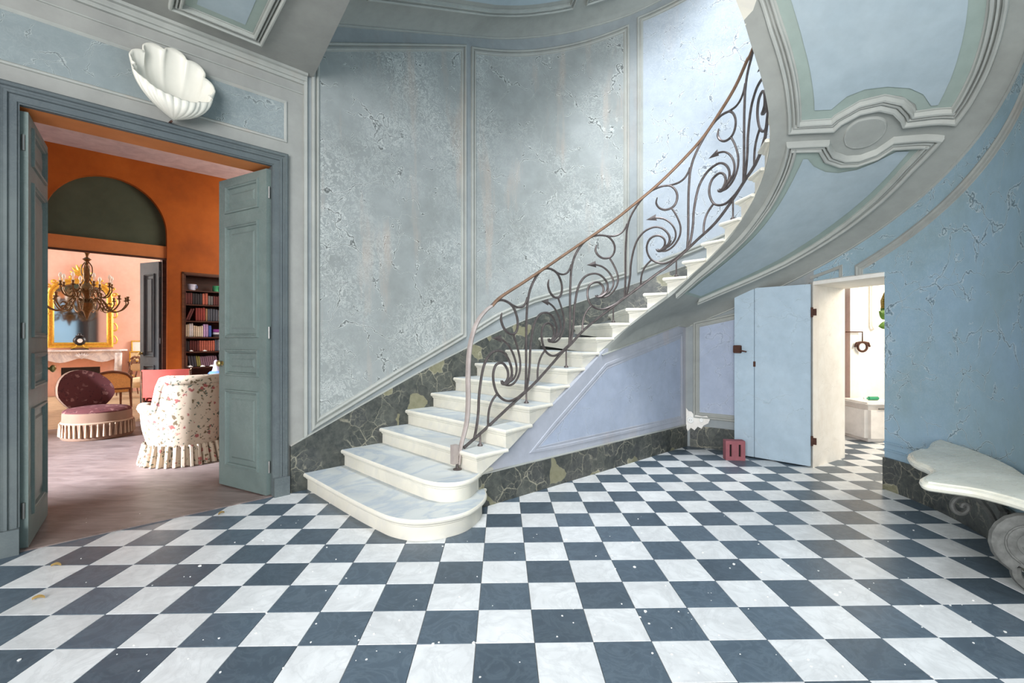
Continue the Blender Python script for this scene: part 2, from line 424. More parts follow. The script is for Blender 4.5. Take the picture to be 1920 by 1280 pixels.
def moulding(surf, pts, prof, closed=True, step=.12, flip=False):
    """sweep a profile [(offset to the inside, height)] along a line lying on a surface"""
    if closed:
        ar = sum(pts[i][0] * pts[(i + 1) % len(pts)][1] - pts[(i + 1) % len(pts)][0] * pts[i][1] for i in range(len(pts)))
        if (ar < 0): pts = pts[::-1]
    P = densify(pts, step, closed); n = len(P); offs = []
    for i in range(n):
        a = Vector(P[i - 1]) if (closed or i) else None; b = Vector(P[i]); c = Vector(P[(i + 1) % n]) if (closed or i < n - 1) else None
        d1 = (b - a).normalized() if a is not None else (c - b).normalized(); d2 = (c - b).normalized() if c is not None else d1
        n1, n2 = Vector((-d1.y, d1.x)), Vector((-d2.y, d2.x)); m = n1 + n2
        m = m.normalized() if m.length > 1e-6 else n1
        offs.append(m / max(.45, m.dot(n1)))
    sg = -1 if flip else 1
    mb = MB(); k = len(prof)
    vs = [surf(P[i][0] + offs[i].x * o * sg, P[i][1] + offs[i].y * o * sg, h) for i in range(n) for o, h in prof]
    fs = [(i * k + j, ((i + 1) % n) * k + j, ((i + 1) % n) * k + j + 1, i * k + j + 1) for i in range(n if closed else n - 1) for j in range(k - 1)]
    return mb.add(vs, fs)
def field(surf, poly, h, step=.1):
    """thin surface filling a polygon on a curved surface"""
    xs = [p[0] for p in poly]; ys = [p[1] for p in poly]
    B = densify(poly, step, True); V = [Vector(p) for p in B]; nb = len(V)
    def inside(x, y):
        c = False
        for i in range(nb):
            (x1, y1), (x2, y2) = B[i], B[(i + 1) % nb]
            if (y1 > y) != (y2 > y) and x < (x2 - x1) * (y - y1) / (y2 - y1) + x1: c = not c
        return c
    y = min(ys) + step / 2
    while y < max(ys):
        x = min(xs) + step / 2
        while x < max(xs):
            if inside(x, y): V.append(Vector((x, y)))
            x += step
        y += step
    r = delaunay_2d_cdt(V, [(i, (i + 1) % nb) for i in range(nb)], [list(range(nb))], 1, 1e-5)
    return MB().add([surf(p.x, p.y, h) for p in r[0]], [tuple(f) for f in r[2]])

# ------------------------------------------------------------------ plan of the rotunda
C = Vector((1.10, 4.02)); RO = 2.263; KW = C.y - C.x + RO / R2     # outer wall; left part is the tangent X - Y = -KW
def path(r, s):
    """point and inward normal of the line at radius r: straight for s < 0, then clockwise round C"""
    if s < 0:
        t = C + Vector((-R2, R2)) * r
        return t + Vector((R2, R2)) * s, Vector((R2, -R2))
    a = 3 * PI / 4 - s / r
    d = Vector((math.cos(a), math.sin(a)))
    return C + d * r, -d
def sth(th, r=RO): return math.radians(135 - th) * r
def wall(s, z, h=0):
    p, n = path(RO, s); p = p + n * h
    return (p.x, p.y, z)
RIS = .151
AEND = -36
XR = RO * math.cos(math.radians(AEND)); YR = RO * math.sin(math.radians(AEND))                                   # right of this the wall runs straight towards the entrance
# flat frame of the walls parallel to the door wall: q along (1,1), K = distance
def W(q, K, z): return Vector(((q / R2 - K) / 2, (q / R2 + K) / 2, z))
def s2q(s): p, _ = path(RO, s); return (p.x + p.y) * R2
Q0 = s2q(-1e-9)
def doorwall(q, z, h=0):
    p = W(q, KW, z); return (p.x + R2 * h, p.y - R2 * h, z)

# ------------------------------------------------------------------ floor
T = .26; YAW = -.0207
def tilepos(c, r):
    X, Y = (c - 7.4446) * T, (r + 8.1158) * T
    return Vector((math.cos(YAW) * X + math.sin(YAW) * Y, -math.sin(YAW) * X + math.cos(YAW) * Y))
floor = MB()
floor.prism([(-9, -6), (7.5, -6), (7.5, 8), (2.0, 8), W(4.0, KW + .12, 0)[:2], W(-6.0, KW + .12, 0)[:2]], -.2, -.006)
floor = struct(floor.build('floor', 'grout'))
def tile_mesh(name, mat):
    mb = MB(); h = T / 2 - .0012
    mb.loft([[(-h, -h, -.02), (h, -h, -.02), (h, h, -.02), (-h, h, -.02)], [(-h, -h, -.0015), (h, -h, -.0015), (h, h, -.0015), (-h, h, -.0015)],
             [(-h + .0015, -h + .0015, 0), (h - .0015, -h + .0015, 0), (h - .0015, h - .0015, 0), (-h + .0015, h - .0015, 0)]])
    o = mb.build(name, mat); me = o.data; bpy.data.objects.remove(o); return me
TM = [tile_mesh('light_tile', 'tile_light'), tile_mesh('dark_tile', 'tile_dark')]
def clip(poly, a, b, c):
    """keep a x + b y <= c"""
    out = []
    for i in range(len(poly)):
        p, q = poly[i], poly[(i + 1) % len(poly)]; dp, dq = a * p[0] + b * p[1] - c, a * q[0] + b * q[1] - c
        if dp <= 0: out.append(p)
        if dp * dq < 0: t = dp / (dp - dq); out.append((p[0] + (q[0] - p[0]) * t, p[1] + (q[1] - p[1]) * t))
    return out
U0 = Vector((-.1, 3.95)); UD = Vector((.743, .669)).normalized()      # understair wall line
rest = MB()
for r in range(-14, 24):
    for c in range(-26, 34):
        p = tilepos(c + .5, r + .5); x, y = p
        if y - x > KW + .25: continue
        e = p - U0; side = UD.x * e.y - UD.y * e.x
        d = (p - C).length
        if side > .3 and x < 3.0 and e.dot(UD) > -.1: continue
        if x > 0 and d > RO + .35 and y > 3.2 and not (x > 3.0 and y < 8 and y > 3.6): continue
        if x > 7.2 or y < -5.5: continue
        dk = (c + r) % 2 == 0
        px, py = (CX + F * x / y, CY + F * H / y) if y > .3 else (9e3, 9e3)
        vis = y > .3 and -110 < px < 2030 and py < 1360
        h = T / 2; cs, sn = math.cos(-YAW), math.sin(-YAW)
        cut = y - x > KW - .26
        if cut:
            q4 = [(x + cs * a - sn * b, y + sn * a + cs * b) for a, b in ((-h + .001, -h + .001), (h - .001, -h + .001), (h - .001, h - .001), (-h + .001, h - .001))]
            q4 = clip(q4, -1, 1, KW - .005)
            if len(q4) < 3: continue
            if vis:
                MB().prism(q4, -.02, 0).build('tile', 'tile_dark' if dk else 'tile_light', floor)
            continue
        if vis:
            o = lnk(bpy.data.objects.new('tile', TM[dk])); o.location = (x, y, 0); o.rotation_euler = (0, 0, -YAW); o.parent = floor
        else:
            q4 = [(x + cs * a - sn * b, y + sn * a + cs * b) for a, b in ((-h + .001, -h + .001), (h - .001, -h + .001), (h - .001, h - .001), (-h + .001, h - .001))]
            rest.prism(q4, -.02, 0, int(dk))
tag(rest.build('tile_field', ['tile_light', 'tile_dark'], floor), None, kind='stuff')

# ------------------------------------------------------------------ door wall (left)
QL, QR, ZD = s2q(-3.70), s2q(-2.175), 2.83            # opening edges, head
QE = s2q(-1.90); QS = s2q(-8.0); ZT = 4.25; TH = .38
def wseg(mb, q0, q1, z0, z1, K0=KW, K1=None):
    K1 = KW + TH if K1 is None else K1
    a = W(q0, K0, z0); mb.obox(a, W(q1, K0, z0) - a, W(q0, K1, z0) - a, (0, 0, z1 - z0))
mb = MB(); wseg(mb, QS, QL, 0, ZT); wseg(mb, QR, QE, 0, ZT); wseg(mb, QL, QR, ZD, ZT)
wall_left = struct(mb.build('wall_left', 'wall_grey'))
# overdoor panel
qa, qb, za, zb = s2q(-3.90), s2q(-2.068), 3.05, 3.405
moulding(doorwall, [(qa, za), (qb, za), (qb, zb), (qa, zb)], [(-.004, 0), (0, .012), (.012, .014), (.02, .006), (.024, .0)]).build('panel_moulding', 'mould_wall', wall_left)
field(doorwall, [(qa + .02, za + .02), (qb - .02, za + .02), (qb - .02, zb - .02), (qa + .02, zb - .02)], .003, .4).build('overdoor_panel', 'panel_over', wall_left)
# cornice: a bead and a stepped moulding under the landing
moulding(doorwall, [(QS, 3.52), (QE - .03, 3.52)], [(-.006, 0), (-.004, .01), (.004, .01), (.006, 0)], False, 9).build('cornice_bead', 'mould_wall', wall_left)
moulding(doorwall, [(QS, 3.60), (QE, 3.60)], [(0, 0), (.002, .02), (.014, .022), (.018, .014), (.03, .016), (.034, .030), (.046, .032), (.05, .02), (.075, .024), (.08, .045), (.1, .05)], False, 9).build('cornice', 'mould_wall', wall_left)

# casing of the double door
def casing_surf(q, z, h=0): return doorwall(q, z, h)
prof = [(0, -.02), (0, .035), (.012, .048), (.03, .05), (.036, .036), (.05, .034), (.055, .044), (.07, .044), (.074, .03), (.112, .028), (.118, .018), (.124, .018), (.124, -.02)]
cs_ = moulding(casing_surf, [(QL - .11, 0), (QL - .11, ZD + .11), (QR + .11, ZD + .11), (QR + .11, 0)], prof, False, 9, True)
trim = struct(cs_.build('trim_1', 'casing'))
for q in (QL - .115, QR - .012):
    mb = MB(); a = Vector(doorwall(q, 0, -.0)); mb.obox(a, W(q + .127, KW, 0) - W(q, KW, 0), Vector((R2, -R2, 0)) * .06, (0, 0, .16)); mb.build('plinth', 'casing', trim)
mb = MB()
wseg(mb, QL, QL + .012, 0, ZD, KW - .02); wseg(mb, QR - .012, QR, 0, ZD, KW - .02); mb.build('jamb_lining', 'casing', trim)
mb = MB(); wseg(mb, QL, QR, ZD - .012, ZD, KW + .05); mb.build('head_lining', 'orange_pale', trim)

def panel_door(name, hinge, ang, w, hgt, th, mat, rows, label, flipx=1, knob=None):
    """leaf in local x (width) / z; panels sunk with bolection mouldings on both faces"""
    root = lnk(bpy.data.objects.new(name, None)); root.location = hinge; root.rotation_euler = (0, 0, ang); struct(root, label)
    st = .11
    mb = MB(); mb.box((0, -th / 2, .012), (st, th / 2, hgt)); mb.box((w - st, -th / 2, .012), (w, th / 2, hgt))
    zs = [.012] + [z for r in rows for z in r] + [hgt]
    for i in range(0, len(zs), 2): mb.box((st, -th / 2, zs[i]), (w - st, th / 2, zs[i + 1]))
    mb.build('leaf_frame', mat, root, False)
    for z0, z1 in rows:
        p = MB(); p.box((st, -th / 2 + .012, z0), (w - st, th / 2 - .012, z1))
        for sg in (-1, 1):
            y0 = sg * (th / 2 - .012)
            p.loft([[(st + .07, y0, z0 + .07), (w - st - .07, y0, z0 + .07), (w - st - .07, y0, z1 - .07), (st + .07, y0, z1 - .07)],
                    [(st + .085, y0 + sg * .009, z0 + .085), (w - st - .085, y0 + sg * .009, z0 + .085), (w - st - .085, y0 + sg * .009, z1 - .085), (st + .085, y0 + sg * .009, z1 - .085)]])
        pn = p.build('panel', mat, root, False)
        for sg in (-1, 1):
            m = moulding(lambda a, b, h: (a, sg * (th / 2 + h), b), [(st - .008, z0 - .008), (w - st + .008, z0 - .008), (w - st + .008, z1 + .008), (st - .008, z1 + .008)],
                         [(0, 0), (.003, .014), (.016, .016), (.022, .006), (.03, .004), (.036, -.012)], True, 9)
            m.build('panel_moulding', mat, pn, False)
    for z in (.25, hgt * .5, hgt - .2):
        mb = MB(); mb.lathe([(0, -.05), (.009, -.05), (.009, .05), (0, .05)], 10, (-.004, 0, z)); mb.build('hinge', 'metal', root, False)
    if knob:
        for sg in (-1, 1):
            k = MB(); k.grid(lambda u, v: (w - .055 + (.011 + .018 * math.sin(PI * min(1, max(0, v * 1.4 - .4))) if v > .3 else (.02 if v < .15 else .009)) * math.cos(2 * PI * u) * (0 if v > .99 else 1),
                                      sg * (th / 2 + v * .055), knob + (.011 + .018 * math.sin(PI * min(1, max(0, v * 1.4 - .4))) if v > .3 else (.02 if v < .15 else .009)) * math.sin(2 * PI * u) * (0 if v > .99 else 1)), 12, 10)
            k.build('knob', 'brass', root, False, True)
    return root
rows = [(.20, .88), (1.02, 1.24), (1.36, 2.36), (2.48, 2.72)]
h1 = W(QR - .03, KW + .03, 0); 
panel_door('door_1', h1, math.atan2(.346, -.62), .70, 2.79, .045, 'door_grey', rows, 'grey-green panelled door leaf standing open beside the floral armchair', knob=1.12)
h2 = W(QL + .03, KW + .03, 0)
panel_door('door_2', h2, math.atan2(.80, -.60), .70, 2.79, .045, 'door_grey', rows, 'blue-grey panelled door leaf seen edge-on at the far left', knob=1.12)

# ------------------------------------------------------------------ curved stair wall (back) and right wall
ZTOP = 6.6
S_A, S_C = -1.90, sth(61.6)
TH_L, TH_R, ZDOOR = 25.2, 6.9, 1.93                                  # service door jambs
def curved(mb, s0, s1, z0, z1, th=.32, n=None):
    n = n or max(1, int(abs(s1 - s0) / .08))
    ss = [s0 + (s1 - s0) * i / n for i in range(n + 1)]
    if s0 < 0 < s1: ss = sorted(set(ss + [0.0])); n = len(ss) - 1
    rings = [[wall(s, z0), wall(s, z1), wall(s, z1, -th), wall(s, z0, -th)] for s in ss]
    mb.loft(rings)
mb = MB(); curved(mb, S_A, sth(60), 0, ZTOP)
wall_back = struct(mb.build('wall_back', 'wall_frame', smooth=30))
mb = MB(); mb2 = MB(); curved(mb2, sth(60), sth(TH_L + 1.4), 0, ZTOP, .24); curved(mb2, sth(TH_L + 1.4), sth(TH_L), ZDOOR, ZTOP, .24); curved(mb, sth(TH_L), sth(TH_R), ZDOOR, ZTOP, .70); curved(mb, sth(TH_R), sth(AEND), 0, ZTOP, .70); mb.box((C.x + XR, -2.6, 0), (C.x + XR + .7, C.y + YR + .02, ZTOP))
wall_right = struct(mb.build('wall_right', 'wall_blue', smooth=30))
wall_corner = struct(mb2.build('wall_corner', 'wall_frame', smooth=30))
# pilaster strip between the door wall and the stair wall
mb = MB(); mb.loft([[wall(-1.925, .465, .0), wall(-1.925, .465, .022), wall(-1.90, .48, .028), wall(-1.885, .48, .0)], [wall(-1.925, 3.72, 0), wall(-1.925, 3.72, .022), wall(-1.90, 3.72, .028), wall(-1.885, 3.72, 0)]])
mb.build('edge_bead', 'mould_wall', wall_back)

WPROF = [(-.064, 0), (-.063, .018), (-.052, .028), (-.040, .026), (-.036, .018), (-.035, .003), (-.018, .003), (-.017, .018), (-.006, .022), (.006, .014), (.008, .004), (.014, .003)]
def wall_panel(ss, zt, zb_, mat, parent, open_end=False):
    """a painted panel with its moulded frame, following the rise of the stair"""
    n = 26; s0, s1 = ss[0], ss[-1]
    fn = lambda u, v: wall(s0 + (s1 - s0) * u, interp(s0 + (s1 - s0) * u, ss, zb_) * (1 - v) + interp(s0 + (s1 - s0) * u, ss, zt) * v, .003)
    MB().grid(fn, n, 1).build('wall_panel', mat, parent, smooth=True)
    poly = [(s, z) for s, z in zip(ss, zb_)] + [(s, z) for s, z in reversed(list(zip(ss, zt)))]
    moulding(wall, poly, WPROF, True, .1).build('panel_moulding', 'mould_wall', parent, smooth=30)
wall_panel([-1.79, -.95, -.12], [3.97, 4.33, 4.68], [.615, 1.02, 1.405], 'panel_green', wall_back)
wall_panel([.085, .40, .93, 1.66, 2.15], [4.74, 4.83, 4.98, 5.2, 5.36], [1.475, 1.64, 1.86, 2.07, 2.21], 'panel_green', wall_back)
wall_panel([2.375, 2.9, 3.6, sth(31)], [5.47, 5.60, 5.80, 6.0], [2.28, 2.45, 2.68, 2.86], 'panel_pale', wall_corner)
# the bead and the dark skirting that climb with the steps
SKS = [-1.96, -1.371, -.646, -.051, .135, .796, 1.351, 2.2, 3.2, 4.3]
SKZ = [.44, .70, 1.01, 1.235, 1.318, 1.575, 1.755, 2.03, 2.35, 2.70]
S_J = -2.04
mb = MB(); n = 60; rings = []
for i in range(n + 1):
    s = S_J + (4.3 - S_J) * i / n; zt = interp(s, SKS, SKZ); z0 = max(0, zt - (.72 if s < 1.4 else .36))
    rings.append([wall(s, z0, -.01), wall(s, zt, -.01), wall(s, zt, .022), wall(s, z0, .022)])
mb.loft(rings).build('marble_skirting', 'skirt', wall_back)
moulding(wall, [(S_J, interp(S_J, SKS, SKZ))] + list(zip(SKS, SKZ)), [(0, 0), (0, .024), (.008, .024), (.01, 0)], False, .1).build('skirting_bead', 'mould_wall', wall_back)

# right wall: marble base, mouldings
def base_strip(parent, s0, s1, z1, name='marble_skirting'):
    mb = MB(); n = max(2, int(abs(s1 - s0) / .08)); rings = []
    for i in range(n + 1):
        s = s0 + (s1 - s0) * i / n; rings.append([wall(s, 0, -.01), wall(s, z1, -.01), wall(s, z1, .02), wall(s, 0, .02)])
    mb.loft(rings).build(name, 'skirt', parent)
base_strip(wall_right, sth(TH_R), sth(AEND), .284)
MB().box((C.x + XR - .02, -2.6, 0), (C.x + XR + .01, C.y + YR, .284)).build('marble_skirting', 'skirt', wall_right)
base_strip(wall_corner, sth(60), sth(40), .26)
RID = lambda th: 2.457 + .016 * (.44 - th)
# big panel frame right of the service door
sA = sth(14.2); FB = lambda s: RID(135 - math.degrees(s / RO)) - .19
tp = [(sA + i * .33, FB(sA + i * .33)) for i in range(0, 7)]
moulding(wall, [(sA, ZDOOR + .01)] + tp, [(0, 0), (.004, .02), (.022, .026), (.032, .016), (.05, .014), (.054, .006), (.07, .004), (.074, 0)], False, .1, True).build('panel_moulding', 'mould_wall', wall_right, smooth=30)
for z in (.345, .41): moulding(wall, [(sth(TH_R), z), (sth(AEND), z)], [(0, 0), (.002, .01), (.014, .012), (.018, 0)], False, .1).build('dado_moulding', 'wall_blue', wall_right, smooth=30)
# panel behind the open plank door
sp0, sp1 = sth(57.5), sth(30)
wall_panel([sp0, sp1], [1.50, 1.72], [.42, .42], 'under_field', wall_corner)
# frame fragment above the plank door
moulding(wall, [(sth(26), 1.965), (sth(18.5), 2.035), (sth(18.5), 1.935)], [(0, 0), (.003, .01), (.014, .012), (.018, .002), (.03, .006), (.034, 0)], False, .1).build('frame_fragment', 'mould_wall', wall_right)
# ridge bead where the cove of the soffit meets the wall
moulding(wall, [(sth(t), RID(t)) for t in range(60, AEND - 1, -3)], [(-.008, 0), (-.005, .014), (.005, .014), (.008, 0)], False, .15).build('cove_bead', 'mould', wall_right, smooth=30)
# white reveal lining of the service door
mb = MB()
def rad(th, r, z): return (C.x + r * math.cos(math.radians(th)), C.y + r * math.sin(math.radians(th)), z)
mb.prism([rad(TH_L, RO - .012, 0)[:2], rad(27.4, 3.0, 0)[:2], rad(34, 3.0, 0)[:2], rad(34, RO + .12, 0)[:2], rad(26.4, RO + .03, 0)[:2]], 0, ZDOOR)
mb.build('jamb_plaster', 'white_plaster', wall_right)
mb = MB(); mb.add([rad(TH_L, RO - .01, ZDOOR - .025), rad(TH_R, RO - .01, ZDOOR - .025), rad(TH_R, RO + .72, ZDOOR - .025), rad(29, RO + .72, ZDOOR - .025),
                   rad(TH_L, RO - .01, ZDOOR + .01), rad(TH_R, RO - .01, ZDOOR + .01), rad(TH_R, RO + .72, ZDOOR + .3), rad(29, RO + .72, ZDOOR + .3)],
                  [(0, 1, 2, 3), (4, 5, 6, 7), (0, 1, 5, 4), (2, 3, 7, 6), (1, 2, 6, 5), (0, 3, 7, 4)]); mb.build('head_plaster', 'white_plaster', wall_right)

# ------------------------------------------------------------------ understair wall
UL = (Vector((2.168, 5.994)) - U0).length + .05
UN = Vector((UD.y, -UD.x))
def under(t, z, h=0):
    p = U0 + UD * t + UN * h; return (p.x, p.y, z)
URID = lambda t: 1.174 + .217 * (t - 1.353)
UT = [-.26, 0.05, .33, .62, .89, 1.13, 1.353]; UZ = [.28, .42, .57, .725, .885, 1.04, 1.19]
top = lambda t: interp(t, UT, UZ) if t < 1.353 else URID(t)
mb = MB(); rings = []
for i in range(41):
    t = -.26 + (UL + .26) * i / 40; rings.append([under(t, 0), under(t, top(t) + (.05 if t > 1.4 else 0)), under(t, top(t) + (.05 if t > 1.4 else 0), -.12), under(t, 0, -.12)])
wall_under = struct(mb.loft(rings).build('wall_understair', 'under_frame'))
poly = [(.44, .375), (2.95, .375), (2.95, 1.36), (1.45, 1.045)]
moulding(under, poly, [(-.05, 0), (-.046, .006), (-.02, .007), (-.016, .002), (.0, .002), (.004, .005), (.012, .004), (.016, .0005)], True, .3).build('panel_moulding', 'under_frame', wall_under)
field(under, poly, .003, .3).build('wall_panel', 'under_field', wall_under)
mb = MB(); mb.loft([[under(t, 0, -.01), under(t, .262, -.01), under(t, .262, .02), under(t, 0, .02)] for t in (-.3, 1, 2, UL)]).build('marble_skirting', 'skirt', wall_under)
moulding(under, [(-.28, .262), (UL, .262)], [(0, 0), (0, .022), (.008, .022), (.01, 0)], False, .5).build('skirting_bead', 'mould_wall', wall_under)
moulding(under, [(1.36, URID(1.36)), (UL, URID(UL))], [(-.008, 0), (-.005, .014), (.005, .014), (.008, 0)], False, .3).build('cove_bead', 'mould', wall_under)

# ------------------------------------------------------------------ staircase
stair = thing('staircase', 'white marble spiral staircase curving up round the rotunda with a painted plaster soffit', 'staircase', (0, 3.8, 0))
IK = {3: (-.27, 3.70), 4: (-.05, 3.90), 5: (.153, 4.16), 6: (.35, 4.39), 7: (.53, 4.58), 8: (.70, 4.74), 9: (.87, 4.88), 10: (1.04, 4.95), 11: (1.215, 4.957)}
THK = {k: 84 - 12 * (k - 11) for k in range(11, 21)}
THK.update({21: -35, 22: -46, 23: -54, 24: -61, 25: -67, 26: -73, 27: -80})
RI = .9435
for k in range(12, 28): IK[k] = (C.x + RI * math.cos(math.radians(THK[k])), C.y + RI * math.sin(math.radians(THK[k])))
SO = {1: -1.86, 2: -1.49, 3: -1.15, 4: -.85, 5: -.53, 6: -.22, 7: sth(132.5), 8: sth(121), 9: sth(109), 10: sth(97), 11: sth(85)}
for k in range(12, 28): SO[k] = sth(max(THK[k], 3.44 - ((k - 1) * RIS - 2.591) / .016))
OK_ = {k: Vector(wall(SO[k], 0, -.02)[:2]) for k in SO}
IK = {k: Vector(v) for k, v in IK.items()}
LAY = [(0, .026), (.006, .034), (.016, .038), (.028, .036), (.036, .028), (.040, .014), (.052, .012), (.060, .0)]
def step_poly(k, off, ioff):
    i0, o0, i1, o1 = IK[k], OK_[k], IK[k + 1], OK_[k + 1]
    d = (i0 - o0).normalized(); d1 = (i1 - o1).normalized()
    f = Vector((-d.y, d.x)); f = f if f.dot(i1 - i0) < 0 else -f          # toward the step below
    f1 = Vector((-d1.y, d1.x)); f1 = f1 if f1.dot(i1 - i0) < 0 else -f1
    sd = Vector(((i1 - i0).y, -(i1 - i0).x)).normalized()
    sd = sd if sd.dot(d) > 0 else -sd
    return [i0 + f * off + sd * ioff, o0 + f * off, o1 - f1 * .03, i1 + sd * ioff - f1 * .0]
for k in range(3, 26):
    z = k * RIS; rings = []
    for dz, off in LAY: rings.append([(p.x, p.y, z - (dz if i < 2 else min(dz, .012 if i == 2 else .026))) for i, p in enumerate(step_poly(k, off, off * (.9 if k < 20 else 0)))])
    P = step_poly(k, 0, 0)
    zb_ = [(k - 1) * RIS - (.02 if k > 8 else .035), (k - 1) * RIS + (.05 if k > 8 else -.04), z - .014, z - .028]
    rings.append([(p.x, p.y, b) for p, b in zip(P, zb_)])
    mb = MB().loft(rings); mb.m[len(mb.f) - 2] = 1; mb.build('step', ['riser', 'step'], stair)
def bull(front, back, z):
    """rounded bottom step: front contour offset outward for the nosing"""
    fr = [Vector(p) for p in spline(front, 6)]; nrm = []
    for i in range(len(fr)):
        t = (fr[min(i + 1, len(fr) - 1)] - fr[max(i - 1, 0)]).normalized(); nrm.append(Vector((t.y, -t.x)))
    if nrm[len(nrm) // 3].y > 0: nrm = [-q for q in nrm]
    rings = []
    for dz, off in LAY + [(RIS + .002, 0)]:
        rings.append([((p + q * (off if 0 < i else off)).x, (p + q * off).y, z - dz) for i, (p, q) in enumerate(zip(fr, nrm))] + [(p[0], p[1], z - dz) for p in back])
    mb = MB().loft(rings); mb.m[len(mb.f) - 2] = 1
    return mb
bull([(-1.85, 4.29), (-1.247, 3.651), (-.947, 3.354), (-.79, 3.225), (-.631, 3.173), (-.466, 3.215), (-.328, 3.325), (-.252, 3.50), (-.23, 3.66), (-.25, 3.80)], [(-.15, 3.95), (-1.30, 4.84)], RIS).build('step', ['riser', 'step'], stair, smooth=30)
bull([(-1.60, 4.53), (-1.1, 4.01), (-.70, 3.615), (-.60, 3.53), (-.50, 3.485), (-.40, 3.50), (-.325, 3.575), (-.285, 3.69), (-.27, 3.76), (-.24, 3.83)], [(-.10, 3.99), (-1.05, 5.05)], 2 * RIS).build('step', ['riser', 'step'], stair, smooth=30)
def tread_z(p):
    for k in range(25, 2, -1):
        P = step_poly(k, .03, .03); s = [(P[(i + 1) % 4] - P[i]).cross(p - P[i]) for i in range(4)]
        if all(v >= -1e-6 for v in s) or all(v <= 1e-6 for v in s): return k * RIS
    return 2 * RIS

# soffit: ruled between the inner string and the bead on the wall, with a cove
IT = [(-100, 4.35), (-64.7, 3.588), (-57.6, 3.369), (-49.2, 3.203), (-40.3, 3.053), (-25.2, 2.858), (-14.9, 2.735), (-3.8, 2.613), (7, 2.474), (18.2, 2.318), (30.8, 2.168), (44, 2.007), (57, 1.811), (72, 1.635), (84, 1.482), (93.7, 1.33), (105, 1.18), (119, 1.03)]
zin = lambda t: interp(t, [a for a, _ in IT], [b for _, b in IT])
def outer(t):
    c = Vector((math.cos(math.radians(t)), math.sin(math.radians(t))))
    if t < 61.6: return C + c * RO, RID(t)
    det = c.x * -UD.y + UD.x * c.y; e = U0 - C
    l = (e.x * -UD.y + UD.x * e.y) / det; p = C + c * l
    return p, URID((p - U0).dot(UD))
def S(t, v):
    c = Vector((math.cos(math.radians(t)), math.sin(math.radians(t))))
    a = C + c * interp(max(84, t), [84, 93.7, 105, 119], [.9435, .932, .89, .823]); b, zr = outer(t); w = (b - a).length; cv = min(.10, .3 * w)
    p = a + (b - a) * v; z = (zin(t) - .025) * (1 - v) + (zr + cv) * v - cv * max(0, (v - .75) / .25) ** 2
    return Vector((p.x, p.y, z))
LA, LB = 1.6, 1.3195
def soff(a, b, h=0):
    p = S(-math.degrees(a / LA), b / LB); return (p.x, p.y, p.z - h)
def tv(pts): return [(-math.radians(t) * LA, v * LB) for t, v in pts]
ths = [106 - i * 2.5 for i in range(71)]
mb = MB(); NV = 18
vs_ = [S(t, j / NV) for t in ths for j in range(NV + 1)]
mb.add(vs_, [(i * (NV + 1) + j, (i + 1) * (NV + 1) + j, (i + 1) * (NV + 1) + j + 1, i * (NV + 1) + j + 1) for i in range(len(ths) - 1) for j in range(NV)])
# plaster edge of the string, up to the underside of the steps
vs_ = [p for t in ths for p in (S(t, 0), S(t, 0) + Vector((0, 0, .045)))]
mb.add(vs_, [(2 * i, 2 * i + 2, 2 * i + 3, 2 * i + 1) for i in range(len(ths) - 1)])
# flat strip between the flight and the straight end of the wall
for i in range(len(ths) - 1):
    if ths[i] > AEND: continue
    a, b = S(ths[i], 1), S(ths[i + 1], 1); mb.add([a, b, (C.x + XR + .01, b.y, b.z), (C.x + XR + .01, a.y, a.z)], [(0, 1, 2, 3)])
mb.build('soffit', 'soffit_grey', stair, smooth=50)
SP = [(0, 0), (.001, .026), (.008, .040), (.018, .040), (.026, .030), (.028, .004), (.036, .004), (.037, .026), (.048, .030), (.050, .004), (.058, .004), (.059, .030), (.066, .036), (.076, .034), (.078, .008), (.088, .008), (.089, .002)]
up = [(-69, .10), (-62.26, .10), (-54, .096), (-45.2, .092), (-37.1, .086), (-28.0, .084), (-24.6, .31), (-26.4, .343), (-27.9, .418), (-27.6, .495), (-25.8, .559), (-23.2, .605), (-21.2, .63), (-19.9, .875), (-24.7, .89), (-30.7, .90), (-36.5, .905), (-41.9, .909), (-55, .91), (-69, .91)]
moulding(soff, tv(up), SP, False, .05, True).build('soffit_moulding', 'mould', stair, smooth=30)
lo = [(56, .05), (50.9, .05), (39.9, .055), (28, .06), (16.9, .07), (4, .08), (-8.3, .08), (-17, .081), (-23.6, .084), (-20.9, .304), (-19.3, .317), (-16.3, .355), (-14.3, .425), (-13.9, .496), (-15.1, .564), (-18, .622), (-16.8, .865), (-8.4, .84), (.5, .839), (10.6, .83), (20.4, .808), (28.4, .785), (36.1, .73), (44.1, .66), (54, .56)]
moulding(soff, tv(lo), SP, False, .05, False).build('soffit_moulding', 'mould', stair, smooth=30)
bu = [(-69, .165), (-62, .165), (-54, .16), (-45, .157), (-37, .15), (-29.8, .15), (-28.0, .30), (-29.9, .343), (-31.2, .418), (-30.8, .51), (-28.8, .59), (-26, .655), (-23.0, .69), (-22.3, .81), (-24.7, .825), (-30.7, .835), (-36.5, .84), (-41.9, .843), (-69, .845)]
field(soff, tv(bu), .005, .07).build('soffit_border', 'soffit_border', stair, smooth=True)
blo = [(54, .115), (39.9, .12), (28, .125), (16.9, .135), (4, .145), (-8.3, .145), (-17, .146), (-20.6, .15), (-18.8, .255), (-16.4, .275), (-13.2, .31), (-11.1, .40), (-10.6, .50), (-12.0, .60), (-15.6, .665), (-14.5, .80), (-8.4, .775), (.5, .774), (10.6, .765), (20.4, .743), (28.4, .72), (36.1, .665), (44.1, .595), (52, .50)]
field(soff, tv(blo), .005, .07).build('soffit_border', 'soffit_border', stair, smooth=True)
